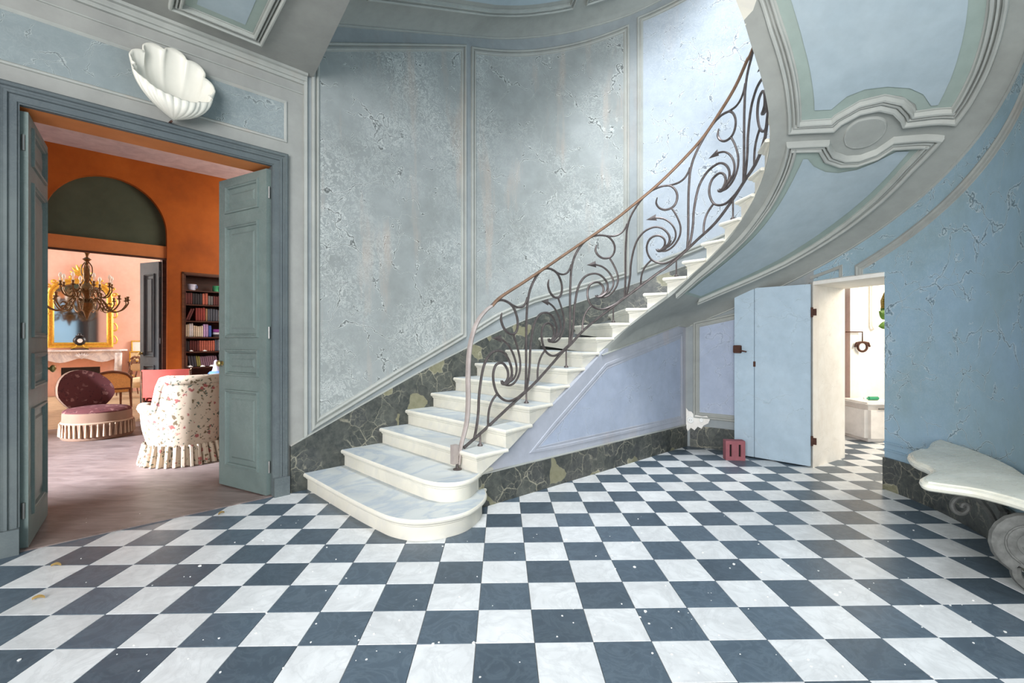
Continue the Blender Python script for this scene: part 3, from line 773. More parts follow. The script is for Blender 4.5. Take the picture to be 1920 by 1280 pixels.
fu = [(-69, .235), (-59, .225), (-50.6, .214), (-41.4, .211), (-32.6, .211), (-31.2, .285), (-33.6, .351), (-33.9, .426), (-32.7, .518), (-30.6, .611), (-28.2, .674), (-24.8, .727), (-24.6, .756), (-29.9, .767), (-36.7, .776), (-43.5, .786), (-69, .79)]
field(soff, tv(fu), .012, .07).build('soffit_field', 'soffit_field', stair, smooth=True)
fl_ = [(52, .18), (41.6, .18), (30, .18), (23.8, .18), (10.8, .187), (.7, .184), (-9.6, .183), (-16, .191), (-15.8, .214), (-12.4, .266), (-9.7, .347), (-8.8, .425), (-9.3, .52), (-11, .592), (-13.8, .675), (-13.4, .745), (-8.8, .735), (-.9, .722), (7.2, .70), (15.8, .672), (26.9, .639), (35.4, .585), (44, .52), (51, .44)]
field(soff, tv(fl_), .012, .07).build('soffit_field', 'soffit_field', stair, smooth=True)
ov = spline([(-20.77, .374), (-23.5, .378), (-25.26, .417), (-24.99, .487), (-23.56, .538), (-21.49, .559), (-19.09, .552), (-17.21, .514), (-17.0, .45), (-18.38, .398), (-20.77, .374)], 4)[:-1]
field(soff, tv(ov), .014, .05).build('medallion', 'soffit_grey', stair, smooth=True)
moulding(soff, tv(ov), [(-.008, 0), (-.003, .014), (.005, .014), (.010, .010)], True, .05).build('medallion_rim', 'mould', stair, smooth=30)

# second flight above: its soffit climbs along the stair wall
R2S = [-1.9, -1.597, .159, .931, 1.73, 2.213, 2.613, 3.6]; R2Z = [4.17, 4.286, 4.957, 5.209, 5.447, 5.57, 5.69, 6.0]
def soff2(s, w, h=0):
    """s along the outer wall, w inwards"""
    p, n = path(RO, s)
    lim = min(w, 1.36)
    p = p + n * lim; z = interp(s, R2S, R2Z) + .10 * min(1, w / .25) ** .6 if w > 0 else interp(s, R2S, R2Z)
    return (p.x, p.y, z + .10 * max(0, w - .25) - h)
ss = [-1.9 + (3.7 + 1.9) * i / 60 for i in range(61)]; ws = [0, .03, .07, .12, .18, .25, .5, .8, 1.1, 1.36]
mb = MB(); nv = len(ws)
mb.add([soff2(s, w) for s in ss for w in ws], [(i * nv + j, (i + 1) * nv + j, (i + 1) * nv + j + 1, i * nv + j + 1) for i in range(60) for j in range(nv - 1)])
mb.add([(lambda p: (p[0], p[1], p[2] + dz))(soff2(s, w)) for s in ss for w, dz in ((1.36, 0), (1.36, .35), (0, .35))], [(3 * i + j, 3 * i + 3 + j, 3 * i + 4 + j, 3 * i + 1 + j) for i in range(60) for j in range(2)])
ceil2 = struct(mb.build('ceiling_upper_flight', 'soffit_grey', smooth=50))
moulding(wall, list(zip(R2S, R2Z)), [(-.010, 0), (-.006, .016), (.006, .016), (.010, 0)], False, .1).build('cove_bead', 'mould', ceil2, smooth=30)
def fr2(s0, s1, a, b):
    return [(s0 + (s1 - s0) * i / 8, a) for i in range(9)] + [(s1 - (s1 - s0) * i / 8, b) for i in range(9)]
for s0, s1 in ((-1.5, 1.38), (1.56, 3.5)):
    moulding(soff2, fr2(s0, s1, .34, 1.2), SP, True, .1).build('soffit_moulding', 'mould', ceil2, smooth=30)
    field(soff2, fr2(s0 + .17, s1 - .17, .50, 1.05), .004, .12).build('soffit_field', 'soffit_field', ceil2, smooth=True)

# landing over the door
EA, EB = Vector((-1.80, 4.32)), Vector((-1.13, 3.33)); ed = (EB - EA).normalized()
LP = [EA + Vector((-R2, R2)) * .05, EA, EA + ed * 2.6, EA + ed * 2.6 + Vector((-R2, -R2)) * 4.2, W(s2q(-7.0), KW + .05, 0).to_2d()]
ceiling = struct(MB().prism([tuple(p) for p in LP], 3.70, 4.12).build('ceiling', 'wall_grey'))
def landing(x, y, h=0): return (x, y, 3.70 - h)
u1 = Vector((-R2, -R2)); u2 = Vector((R2, -R2)) * .55 + ed * .45; u2.normalize()
c0 = Vector((-1.99, 3.81))
def lpoly(i): 
    o = c0 + u1 * i + u2 * i
    return [tuple(o), tuple(o + u1 * (.62 - 2 * i)), tuple(o + u1 * (.62 - 2 * i) + u2 * (2.0 - 2 * i)), tuple(o + u2 * (2.0 - 2 * i))]
moulding(landing, lpoly(0), SP, True, 9).build('ceiling_moulding', 'mould', ceiling)
MB().add([landing(*p, .002) for p in lpoly(.09)], [(0, 1, 2, 3)]).build('ceiling_border', 'soffit_border', ceiling)
MB().add([landing(*p, .004) for p in lpoly(.155)], [(0, 1, 2, 3)]).build('ceiling_field', 'soffit_field', ceiling)

# ------------------------------------------------------------------ railing
BSZ = [(-1.173, 0.467), (-0.942, 0.586), (-0.672, 0.738), (-0.454, 0.857), (-0.264, 0.972), (0.027, 1.176), (0.203, 1.3), (0.349, 1.43), (0.624, 1.636), (1.084, 1.981), (1.202, 2.056), (1.299, 2.128), (1.399, 2.208), (1.528, 2.31), (1.701, 2.425), (1.889, 2.582), (2.075, 2.724), (2.318, 2.847), (2.918, 3.218)]
RSZ = [(-1.043, 1.475), (-0.972, 1.566), (-0.851, 1.648), (-0.756, 1.709), (-0.454, 1.869), (0.042, 2.142), (0.387, 2.358), (0.68, 2.564), (0.866, 2.711), (1.11, 2.9), (1.373, 3.115), (1.589, 3.287), (1.76, 3.448), (1.947, 3.603), (2.09, 3.736), (2.198, 3.794), (2.798, 4.251)]
zbt = lambda s: interp(s, [a for a, _ in BSZ], [b for _, b in BSZ])
zrt = lambda s: interp(s, [a for a, _ in RSZ], [b for _, b in RSZ])
RB = .93
def rl(s, z):
    p, _ = path(RB, s); return Vector((p.x, p.y, z))
rail = thing('stair_railing', 'wrought-iron stair railing of scrolls and arrowheads under a brown handrail', 'railing', rl(-1.24, 2 * RIS))
def bar(name, pts, r, mat='iron', flat=1.0, n=6):
    return MB().tube(pts, r, n, True, 0, flat).build(name, mat, rail, smooth=40)
bar('handrail', [rl(*p) for p in spline([(-.87, 1.62)] + [(a, b) for a, b in RSZ if a > -.80], 5)], .019, 'iron_rust', .75, 8)
bar('bottom_rail', [rl(*p) for p in spline(BSZ, 4)], .013, 'iron', 1, 6)
nw = spline([(-1.228, .34), (-1.207, .473), (-1.17, .581), (-1.14, .691), (-1.128, .863), (-1.131, 1.036), (-1.118, 1.231), (-1.081, 1.381), (-1.019, 1.499), (-.93, 1.585), (-.85, 1.632)], 5)
bar('newel_post', [rl(*p) for p in nw], [.017 + .007 * math.sin(PI * i / (len(nw) - 1)) for i in range(len(nw))], 'iron_worn', .8, 8)
foot = rl(-1.24, 2 * RIS)
mb = MB(); mb.lathe([(0, 0), (.035, 0), (.035, .008), (.014, .016), (.012, .05), (.016, .07), (0, .07)], 12, foot); mb.build('newel_foot', 'iron', rail, smooth=30)
mb = MB(); pn, nn = path(RB, -1.2); tdir = Vector((R2, R2, 0))
sp_ = [rl(-1.245, .36) + tdir * (-.022 * math.cos(a)) + Vector((0, 0, .05 + .075 * a / PI * .62 - .012 * math.sin(a))) for a in [i * PI / 8 for i in range(0, 13)]]
for i in range(len(sp_) - 1): pass
mb.tube(sp_, [.02 - .0006 * i for i in range(len(sp_))], 8); mb.obox(rl(-1.295, .355) + Vector((R2, -R2, 0)) * -.02, tdir * .05, Vector((R2, -R2, 0)) * .04, (0, 0, .15)); mb.build('newel_scroll', 'iron_worn', rail, smooth=30)
BARS = {
 'post': [(-.02, .005), (-.012, .12), (-.009, .253), (-.009, .391), (-.007, .563), (0, .695), (.01, .792), (.039, .882), (.09, .945), (.151, .985), (.211, .995), (.271, .985), (.351, .94), (.43, .865), (.48, .775), (.505, .684), (.495, .619), (.455, .602), (.385, .647), (.326, .728), (.298, .808), (.309, .86)],
 'tie': [(.39, .905), (.47, .837), (.53, .798), (.579, .787), (.614, .807), (.632, .84)],
 'drop': [(.448, .603), (.495, .478), (.532, .344), (.538, .262), (.52, .205), (.47, .172), (.41, .18), (.351, .22), (.312, .28)],
 'arrow_bar': [(.331, .25), (.4, .215), (.46, .213), (.49, .255), (.48, .341), (.435, .455), (.37, .562), (.286, .653)],
 'volute': [(-.005, .008), (.02, .09), (.039, .209), (.047, .341), (.078, .489), (.12, .567), (.191, .592), (.281, .551), (.351, .477), (.405, .38), (.43, .296), (.418, .241), (.361, .235)],
 'scroll': [(.345, .235), (.378, .255), (.385, .292), (.372, .342), (.331, .409), (.281, .449), (.231, .455), (.206, .403), (.213, .317), (.251, .21), (.321, .113), (.4, .048), (.485, .017), (.54, .010), (.60, .008)],
 'tail': [(.251, .205), (.201, .189), (.166, .150), (.149, .085), (.147, .01)]}
PITCH = .624
def pan(s0, p): 
    s = s0 + p[0]; zb0, zr0 = zbt(s), zrt(s); return rl(s, zb0 + (zr0 - zb0) * p[1])
for j in range(6):
    s0 = -1.058 + PITCH * j
    for nm, pts in BARS.items():
        if j == 0 and nm == 'post': pts = pts[9:]
        pp = spline(pts, 5); rr = .0115 if nm in ('post', 'volute', 'scroll') else .010
        rs = [rr] * len(pp)
        if nm in ('post', 'drop'):
            for q in range(5): rs[-1 - q] = rr * (.45 + .11 * q)
        bar(nm, [pan(s0, p) for p in pp], rs)
    # leaf-shaped hub where the scrolls gather
    hb = spline([(.295, .292), (.315, .252), (.36, .225), (.41, .225), (.45, .25)], 4)
    bar('leaf_hub', [pan(s0, p) for p in hb], [.004 + .016 * math.sin(PI * i / (len(hb) - 1)) for i in range(len(hb))], 'iron', .8)
    a, b = pan(s0, (.290, .650)), pan(s0, (.195, .712)); d = (b - a).normalized(); up_ = Vector((0, 0, 1)); wv = (up_ - d * up_.dot(d)).normalized(); nv_ = d.cross(wv)
    mb = MB(); mb.add([a + wv * .034 - d * .012, a + nv_ * .012, a - wv * .034 - d * .012, a - nv_ * .012, b], [(0, 1, 4), (1, 2, 4), (2, 3, 4), (3, 0, 4), (0, 3, 2, 1)]); mb.build('arrowhead', 'iron', rail)
for s in (-1.0, -.44, .13, .68, 1.31, 1.91, 2.45):
    p = rl(s, 0); zt = tread_z(p.to_2d())
    mb = MB(); mb.lathe([(0, zt), (.022, zt), (.022, zt + .01), (.012, zt + .02), (.008, zt + .03), (.008, zbt(s))], 10, (p.x, p.y, 0)); mb.build('baluster_foot', 'iron', rail, smooth=30)

# ------------------------------------------------------------------ shell above the door
def px_plane(x, y, K):
    a = (x - CX) / F; d = K / (1 - a); return Vector((a * d, d, H - (y - CY) / F * d))
base = px_plane(318, 170, KW); ex, ez, en = Vector((R2, R2, 0)), Vector((0, 0, 1)), Vector((R2, -R2, 0))
shell = thing('clam_shell', 'large white giant clam shell hung on the wall over the double door', 'shell', base)
def shp(u, v):
    """u round the rim, v from the hinge to the rim"""
    a = 2 * PI * u
    back = .5 + .5 * math.cos(a)
    lob = abs(math.cos(4.5 * a + .25 * math.sin(a))) ** .55
    k = 1 + (.20 * lob - .13) * v * v * (.3 + .7 * back)
    yy = (.03 + .25 * math.cos(a)) if math.cos(a) > 0 else (.03 + .185 * math.cos(a))
    rim = Vector((.29 * math.sin(a) * k, yy * k, .15 - .09 * math.cos(a)))
    pole = Vector((.04, -.265, .10))
    ctl = (pole + rim) * .5 + Vector((math.sin(a) * .13, -.045, -.10 * math.cos(a) - .01))
    p = pole * (1 - v) ** 2 + ctl * (2 * v * (1 - v)) + rim * v * v
    rip = (.009 * math.cos(31 * a) * v * (1 - .4 * v)) * (1 - back) + .030 * (lob - .7) * v * v * (.25 + .75 * back)
    p = p + Vector((math.sin(a), 0, -math.cos(a))) * rip
    ca, sa = math.cos(.12), math.sin(.12)
    x, y = p.x * ca + p.y * sa, -p.x * sa + p.y * ca
    return base + ex * x * .84 + ez * (y * .96 + .014) + en * max(.004, p.z)
o = MB().grid(shp, 162, 22, 0, True).build('shell_bowl', 'shell', shell, smooth=60)
md = o.modifiers.new('thick', 'SOLIDIFY'); md.thickness = .012; md.offset = 0
MB().tube([base + en * .0 + ez * -.24, base + en * .07 + ez * -.25], .008, 8).build('hook', 'rust', shell)

# ------------------------------------------------------------------ plank door, brick, sockets
hg = Vector((3.128, 4.99, 0)); fr_ = Vector((2.587, 5.545, 0)); wd = (fr_ - hg).length
dr = lnk(bpy.data.objects.new('door_3', None)); dr.location = hg; dr.rotation_euler = (0, 0, math.atan2(fr_.y - hg.y, fr_.x - hg.x)); struct(dr, 'pale blue plank door standing open under the stairs')
zt = lambda x: 1.915 + .0 * x
for x0, x1 in ((.005, wd * .715), (wd * .722, wd)):
    MB().bbox((x0, -.018, .012), (x1, .018, 1.915), .004).build('plank', 'door_blue', dr, False)
for z in (.25, 1.0, 1.65): MB().bbox((.03, -.045, z), (wd - .03, -.019, z + .1), .004).build('batten', 'door_blue', dr, False)
for z in (.28, 1.62):
    mb = MB(); mb.lathe([(0, -.05), (.012, -.05), (.012, .05), (0, .05)], 10, (-.008, .012, z)); mb.box((-.05, .012, z - .035), (-.008, .02, z + .035)); mb.build('hinge', 'rust', dr, False)
mb = MB(); mb.bbox((wd - .085, .018, 1.18), (wd + .004, .05, 1.27), .006); mb.build('lock_case', 'rust', dr, False)
mb = MB(); mb.tube([(wd - .06, .05, 1.215), (wd - .06, .075, 1.215), (wd - .12, .078, 1.205), (wd - .155, .078, 1.198)], .008, 8); mb.build('handle', 'rust', dr, False, True)
mb = MB(); mb.bbox((wd * .715 - .012, .017, 1.03), (wd * .715 + .014, .022, 1.09), .002); mb.build('latch_plate', 'rust', dr, False)

brick = thing('hollow_brick', 'red hollow brick standing on end against the pale blue plank door', 'brick', (2.475, 5.325, 0), -.12)
mb = MB()
w_, d_, hh = .205, .10, .215
xs = [-w_ / 2, -.062, -.038, .034, .058, w_ / 2]
for i in (0, 2, 4): mb.box((xs[i], -d_ / 2, 0), (xs[i + 1], d_ / 2, hh))
for i in (1, 3):
    mb.box((xs[i], -d_ / 2, 0), (xs[i + 1], d_ / 2, .04)); mb.box((xs[i], -d_ / 2, hh - .04), (xs[i + 1], d_ / 2, hh)); 
mb.build('brick_body', 'brick', brick, False)
for i in (1, 3): MB().box((xs[i], -d_ / 2 + .03, .04), (xs[i + 1], d_ / 2 - .02, hh - .04)).build('slot', 'dark', brick, False)
def on_wall(px, py):
    # hit of the view ray with the outer circle (far side)
    a = (px - CX) / F; A = a * a + 1; B = -2 * (a * C.x + C.y); D = C.dot(C) - RO * RO
    d = (-B + math.sqrt(B * B - 4 * A * D)) / 2 / A; th = math.degrees(math.atan2(d - C.y, a * d - C.x))
    return sth(th), H - (py - CY) / F * d
pp_ = [on_wall(x, y) for x, y in ((1287, 764), (1292, 770), (1297, 771), (1302, 777), (1310, 778), (1318, 780), (1326, 779), (1332, 786), (1329, 793), (1320, 797), (1316, 803), (1309, 799), (1303, 806), (1296, 801), (1290, 808), (1287, 800))]
field(wall, pp_, .0235, .1).build('bare_plaster', 'white_plaster', wall_corner)
for nm, px, py, r, lab in (('wall_socket', 1295.5, 786.5, .042, 'round white wall socket near the corner under the stairs'), ('wall_switch', 1316, 787, .026, 'small round white switch right of the wall socket')):
    s, z = on_wall(px, py); c_ = Vector(wall(s, z, .024)); p_, n_ = path(RO, s); n3 = Vector((n_.x, n_.y, 0)); t3 = Vector((n_.y, -n_.x, 0))
    tt = thing(nm, lab, 'socket' if 'socket' in nm else 'switch', c_)
    disc = lambda rr, h: [c_ + n3 * h + (t3 * math.cos(a) + Vector((0, 0, 1)) * math.sin(a)) * rr for a in [2 * PI * i / 20 for i in range(20)]]
    MB().loft([disc(r, -.002), disc(r, .008), disc(r * .9, .012), disc(r * .8, .012), disc(r * .76, .006)]).build('face', 'enamel', tt)
    for k in ((-1, 1) if r > .03 else (0,)): MB().loft([[p + t3 * k * .012 for p in disc(.004 if r > .03 else .010, .006)], [p + t3 * k * .012 for p in disc(.004 if r > .03 else .010, .0075 if r > .03 else .016)]]).build('hole' if r > .03 else 'button', 'dark' if r > .03 else 'enamel', tt)

# ------------------------------------------------------------------ console table on the right
ct = thing('console_table', 'console with a shaped cream marble top on scrolled grey iron legs', 'table', (2.75, 2.5, 0))
ZC = .525
def fp(x, y, z):
    d = (H - z) * F / (y - CY); return Vector(((x - CX) / F * d, d))
cont = [Vector((3.31, 3.74))] + [fp(x, y, ZC) for x, y in ((1745.5, 835), (1736, 847), (1717, 849), (1701, 858.6), (1710, 872.6), (1734, 884), (1743, 892.5), (1729, 901), (1723, 906.6), (1734, 915), (1780, 922), (1827, 929), (1874, 940.6), (1920, 954.6))]
cont += [Vector((2.44, 2.05)), Vector((2.36, 1.78)), Vector((2.30, 1.66)), Vector((2.36, 1.56)), Vector((2.52, 1.50)), Vector((2.66, 1.30)), Vector((2.75, 1.15)), Vector((2.90, 1.08))]
cs2 = [Vector(p) for p in spline([tuple(p) for p in cont], 4)]
arc = [Vector((C.x + XR - .022, y)) for y in (1.5, 2.0, 2.5)] + [C + Vector((math.cos(math.radians(a)), math.sin(math.radians(a)))) * (RO - .022) for a in (-36, -30, -25, -20, -15, -10)]
cen = sum(cs2, Vector((0, 0))) / len(cs2)
nr = []
for i in range(len(cs2)):
    t = (cs2[min(i + 1, len(cs2) - 1)] - cs2[max(i - 1, 0)]).normalized(); q = Vector((-t.y, t.x)); nr.append(q)
if sum(q.dot(p - cen) for q, p in zip(nr, cs2)) < 0: nr = [-q for q in nr]
rings = []
for off, z in ((-.045, ZC - .012), (-.02, ZC - .016), (-.006, ZC - .008), (.0, ZC + .006), (-.004, ZC + .020), (-.018, ZC + .028), (-.024, ZC + .027), (-.028, ZC + .034), (-.04, ZC + .036)):
    rings.append([((p + q * off).x, (p + q * off).y, z) for p, q in zip(cs2, nr)] + [(p.x, p.y, z) for p in arc])
MB().loft(rings).build('marble_top', 'console_top', ct, smooth=35)
def bracket(dx, dy):
    """cast leg in a plane square to the wall: scroll under the top, raking bars, big volute foot"""
    def bp(x, y, o=0):
        a = (x - CX) / F; t = (3.08 - 2.98 * a) / (.88 + .3 * a); d = 2.98 + .3 * t
        return Vector((a * d + dx + .3 * o, d + dy + .88 * o, H - (y - CY) / F * d))
    tb_ = lambda nm, pts, r, fl=1.0, o=0: MB().tube(spline([bp(x, y, o) for x, y in pts], 4), r, 8, True, 0, fl).build(nm, 'iron_grey', ct, smooth=40)
    tb_('scroll', [(1834.5, 935), (1813, 931), (1794, 934), (1785, 945), (1791, 958), (1804, 962), (1815, 955), (1814, 946), (1805, 945), (1803, 951)], .015)
    tb_('leg_bar', [(1834.5, 934), (1851, 954), (1865, 978), (1881, 1006), (1886, 1022)], .019)
    tb_('leg_bar', [(1869, 938), (1884, 960), (1905, 975)], .019)
    tb_('leg_bar', [(1884, 958), (1882, 985), (1884, 1008)], .024)
    tb_('foot', [(1884, 1004), (1885, 1022), (1889, 1033)], .034)
    c0_ = Vector((2.73 + dx, 2.50 + dy, .27)); ux, uz, uy = Vector((.85, -.53, 0)), Vector((0, 0, 1)), Vector((.53, .85, 0))
    vol = [c0_ + (ux * math.cos(a) + uz * math.sin(a)) * (.150 - .0085 * a) for a in [PI * 1.2 - i * .32 for i in range(46)] if .150 - .0085 * a > .02]
    vol = [c0_ + (ux * math.cos(PI * 1.35 - i * .32) + uz * math.sin(PI * 1.35 - i * .32)) * (.150 - .0029 * i) for i in range(42)]
    MB().tube(vol, [.022] * 20 + [.016] * 22, 8, True, 0, 1.6).build('volute_foot', 'iron_grey', ct, smooth=40)
    MB().loft([[c0_ + (ux * math.cos(a) + uz * math.sin(a)) * .140 + uy * h for a in [2 * PI * i / 28 for i in range(28)]] for h in (-.008, .008)]).build('volute_web', 'iron_grey', ct, smooth=30)
    MB().tube(spline([vol[0], c0_ + ux * -.06 + uz * -.19, c0_ + ux * .0 + uz * -.25, c0_ + ux * .02 + uz * -.268], 4), [.024] * 12 + [.03], 8).build('foot', 'iron_grey', ct, smooth=40)
bracket(0, 0)
bracket(-.06, -1.35)

# ------------------------------------------------------------------ crumbs and leaves on the floor
mb = MB(); rnd = random.Random(3)
def crumb(x, y, r):
    p = fp(x, y, 0); n = 5
    a = rnd.random() * 6; mb.loft([[(p.x + r * math.cos(a + 2 * PI * i / n) * rnd.uniform(.6, 1.2), p.y + r * math.sin(a + 2 * PI * i / n) * rnd.uniform(.6, 1.2), z) for i in range(n)] for z in (0, r * .5)])
for x, y, r in ((134 / 3.764, 940 + 1122 / 3.764, .014), (1190, 1063, .014), (1318, 1036, .012), (1062, 1011, .012), (1210, 1147, .016), (1200, 1157, .01), (1376, 1058, .016), (1568, 1115, .018), (1575, 1110, .012), (1728, 1136, .013), (1478, 1060, .011), (1713, 994, .01), (1665, 1015, .008), (1885, 1185, .012), (830, 1024, .012), (1186, 1016, .01), (812, 1208, .013), (893, 1205, .008), (375, 1061, .016), (888, 1205, .012)): crumb(x, y, r * .6)
for i in range(150):
    x, y = rnd.uniform(150, 1850), rnd.uniform(960, 1270); crumb(x, y, rnd.uniform(.002, .006))
tag(mb.build('plaster_crumbs', 'crumb'), 'white plaster crumbs scattered over the chequered floor', 'debris', kind='stuff')
for x, y, a, lab in ((72, 1124, .4, 'curled dry leaf on a white tile near the left door jamb'), (415, 964, 1.2, 'dry leaf lying by the threshold of the double door'), (105, 1062, .2, 'long dry leaf on the floor below the left door leaf')):
    p = fp(x, y, 0); L_ = .026
    lf = MB().grid(lambda u, v: (p.x + (u - .5) * L_ * 2 * math.cos(a) - (v - .5) * .018 * math.sin(PI * u) * math.sin(a), p.y + (u - .5) * L_ * 2 * math.sin(a) + (v - .5) * .018 * math.sin(PI * u) * math.cos(a), .003 + .012 * (v - .5) ** 2 * 4 + .008 * math.sin(PI * u)), 8, 4)
    tag(lf.build('dry_leaf', 'hall_leaf'), lab, 'leaf', 'dry leaves on the hall floor')

# ------------------------------------------------------------------ library beyond the double door
def quadW(pts, z): return [tuple(W(q, K, z)) for q, K in pts]
LK, LQ0, LQ1, LZ = 13.5, -3.6, 4.6, 4.17
floor_lib = struct(MB().add(quadW([(LQ0, KW), (LQ1, KW), (LQ1, LK + .4), (LQ0, LK + .4)], .0005) + quadW([(LQ0, KW), (LQ1, KW), (LQ1, LK + .4), (LQ0, LK + .4)], -.1), [(0, 1, 2, 3), (4, 5, 6, 7), (0, 1, 5, 4)]).build('floor_library', 'lib_floor'))
MB().obox(W(QL, KW - .02, 0), W(QR, KW - .02, 0) - W(QL, KW - .02, 0), W(QL, KW + .07, 0) - W(QL, KW - .02, 0), (0, 0, .008)).build('threshold', 'lib_floor', floor_lib)
ceil_lib = MB().add(quadW([(LQ0, KW + TH), (LQ1, KW + TH), (LQ1, LK), (LQ0, LK)], LZ) + quadW([(LQ0, KW + TH), (LQ1, KW + TH), (LQ1, LK), (LQ0, LK)], LZ + .1), [(0, 1, 2, 3), (4, 5, 6, 7)]).build('ceiling_library', 'lib_ceiling'); struct(ceil_lib)
mb = MB()
for K0, K1, z0, z1 in ((KW + TH, 8.5, 0, LZ), (8.5, 11.2, 0, .25), (8.5, 11.2, 3.0, LZ), (11.2, LK, 0, LZ)): wseg(mb, LQ0 - .3, LQ0, z0, z1, K0, K1)
struct(mb.build('wall_library_left', 'orange'))
mb = MB(); wseg(mb, LQ1, LQ1 + .2, 0, LZ, KW + TH, LK); struct(mb.build('wall_library_right', 'orange'))
wseg_ = MB()
for K in (8.5, 9.35, 10.25, 11.14): wseg(wseg_, LQ0 - .2, LQ0 - .14, .25, 3.0, K, K + .06)
for z in (.25, 1.1, 2.0, 2.94): wseg(wseg_, LQ0 - .2, LQ0 - .14, z, z + .06, 8.5, 11.2)
struct(wseg_.build('window_1', 'mantel'))
AQ0, AQ1, AZ = .087, 1.539, 3.05                     # arch opening
BQ0, BQ1, BZ0, BZ1 = 1.773, 2.78, .28, 2.434         # bookcase recess
mb = MB()
def ow(q0, q1, z0, z1): wseg(mb, q0, q1, z0, z1, LK, LK + .4)
ow(LQ0, AQ0, 0, LZ); ow(AQ1, BQ0, 0, LZ); ow(BQ0, BQ1, BZ1, LZ); ow(BQ0, BQ1, 0, BZ0); ow(BQ1, LQ1, 0, LZ)
ac, ar = (AQ0 + AQ1) / 2, (AQ1 - AQ0) / 2; n = 28
ap = [(ac - ar * math.cos(PI * i / n), AZ + ar * 1.085 * math.sin(PI * i / n)) for i in range(n + 1)]
rings = [[tuple(W(q, LK, z)), tuple(W(q, LK, LZ)), tuple(W(q, LK + .4, LZ)), tuple(W(q, LK + .4, z))] for q, z in ap]
mb.loft(rings)
wall_orange = struct(mb.build('wall_library', 'orange'))
lun = [tuple(W(q, LK + .14, z)) for q, z in ap] + [tuple(W(AQ1, LK + .14, 2.86)), tuple(W(AQ0, LK + .14, 2.86))]
MB().add(lun, [tuple(range(len(lun)))]).build('lunette', 'green_dark', wall_orange)
mb = MB(); wseg(mb, AQ0, AQ1, 2.665, 2.865, LK + .06, LK + .38); mb.build('transom', 'orange_pale', wall_orange)
mb = MB(); wseg(mb, AQ0, AQ1, 2.64, 2.668, LK + .04, LK + .1); mb.build('transom_bead', 'darkwood', wall_orange)
mb = MB(); wseg(mb, AQ1 - .05, AQ1, 0, 2.66, LK + .1, LK + .38); mb.build('jamb_lining', 'darkwood', wall_orange)
# far leaf, opened into the salon
p0, p1 = W(1.47, LK + .22, 0), W(1.28, LK + .85, 0); dv = p1 - p0
panel_door('door_4', p0, math.atan2(dv.y, dv.x), dv.length, 2.62, .04, 'casing', [(.2, .9), (1.05, 2.42)], 'dark grey door leaf open into the pink salon behind the armchair', knob=1.1)
# bookcase in the wall
bc = thing('bookcase', 'dark wooden bookcase built into the orange wall, full of old books', 'bookcase', W((BQ0 + BQ1) / 2, LK + .15, BZ0))
def wbox(mb, q0, q1, K0, K1, z0, z1): a = W(q0, K0, z0); mb.obox(a, W(q1, K0, z0) - a, W(q0, K1, z0) - a, (0, 0, z1 - z0)); return mb
wbox(MB(), BQ0, BQ1, LK + .36, LK + .39, BZ0, BZ1).build('back', 'darkwood', bc)
for q in (BQ0, BQ1 - .025): wbox(MB(), q, q + .025, LK - .012, LK + .36, BZ0, BZ1).build('side', 'darkwood', bc)
wbox(MB(), BQ0, BQ1, LK - .012, LK + .36, BZ1 - .02, BZ1).build('top', 'darkwood', bc)
wbox(MB(), BQ0 - .03, BQ0, LK - .02, LK + .0, BZ0, BZ1 + .03).build('trim', 'walnut', bc); wbox(MB(), BQ0 - .03, BQ1 + .03, LK - .02, LK, BZ1, BZ1 + .03).build('trim', 'walnut', bc)
SHZ = [2.17, 1.93, 1.65, 1.375, 1.13, .865, .56]
for z in SHZ: wbox(MB(), BQ0 + .025, BQ1 - .025, LK + .015, LK + .36, z - .022, z).build('shelf', 'darkwood', bc)
mb = MB(); mb.bbox((0, 0, 0), (1, 1, 1), .06); bko = mb.build('book', 'book'); BK = bko.data; bpy.data.objects.remove(bko)
ORD = ['first', 'second', 'third', 'fourth', 'fifth', 'sixth', 'seventh', 'eighth', 'ninth', 'tenth', 'eleventh', 'twelfth', 'thirteenth', 'fourteenth', 'fifteenth', 'sixteenth', 'seventeenth', 'eighteenth', 'nineteenth', 'twentieth', 'twenty-first', 'twenty-second', 'twenty-third', 'twenty-fourth', 'twenty-fifth', 'twenty-sixth']
SHN = {1: 'second', 2: 'third', 3: 'fourth', 4: 'fifth', 5: 'sixth'}
CN = {'red': (150, 58, 48), 'dark red': (104, 46, 40), 'black': (48, 42, 44), 'slate': (84, 88, 96), 'brown': (122, 84, 62), 'cream': (226, 208, 178), 'lilac': (196, 160, 200), 'blue': (64, 96, 160), 'white': (236, 234, 230), 'olive': (134, 126, 62), 'mauve': (124, 92, 100), 'grey': (120, 116, 112), 'tan': (176, 136, 96), 'orange': (222, 110, 44), 'purple': (140, 56, 140), 'pale grey': (206, 208, 214), 'rust': (184, 98, 74)}
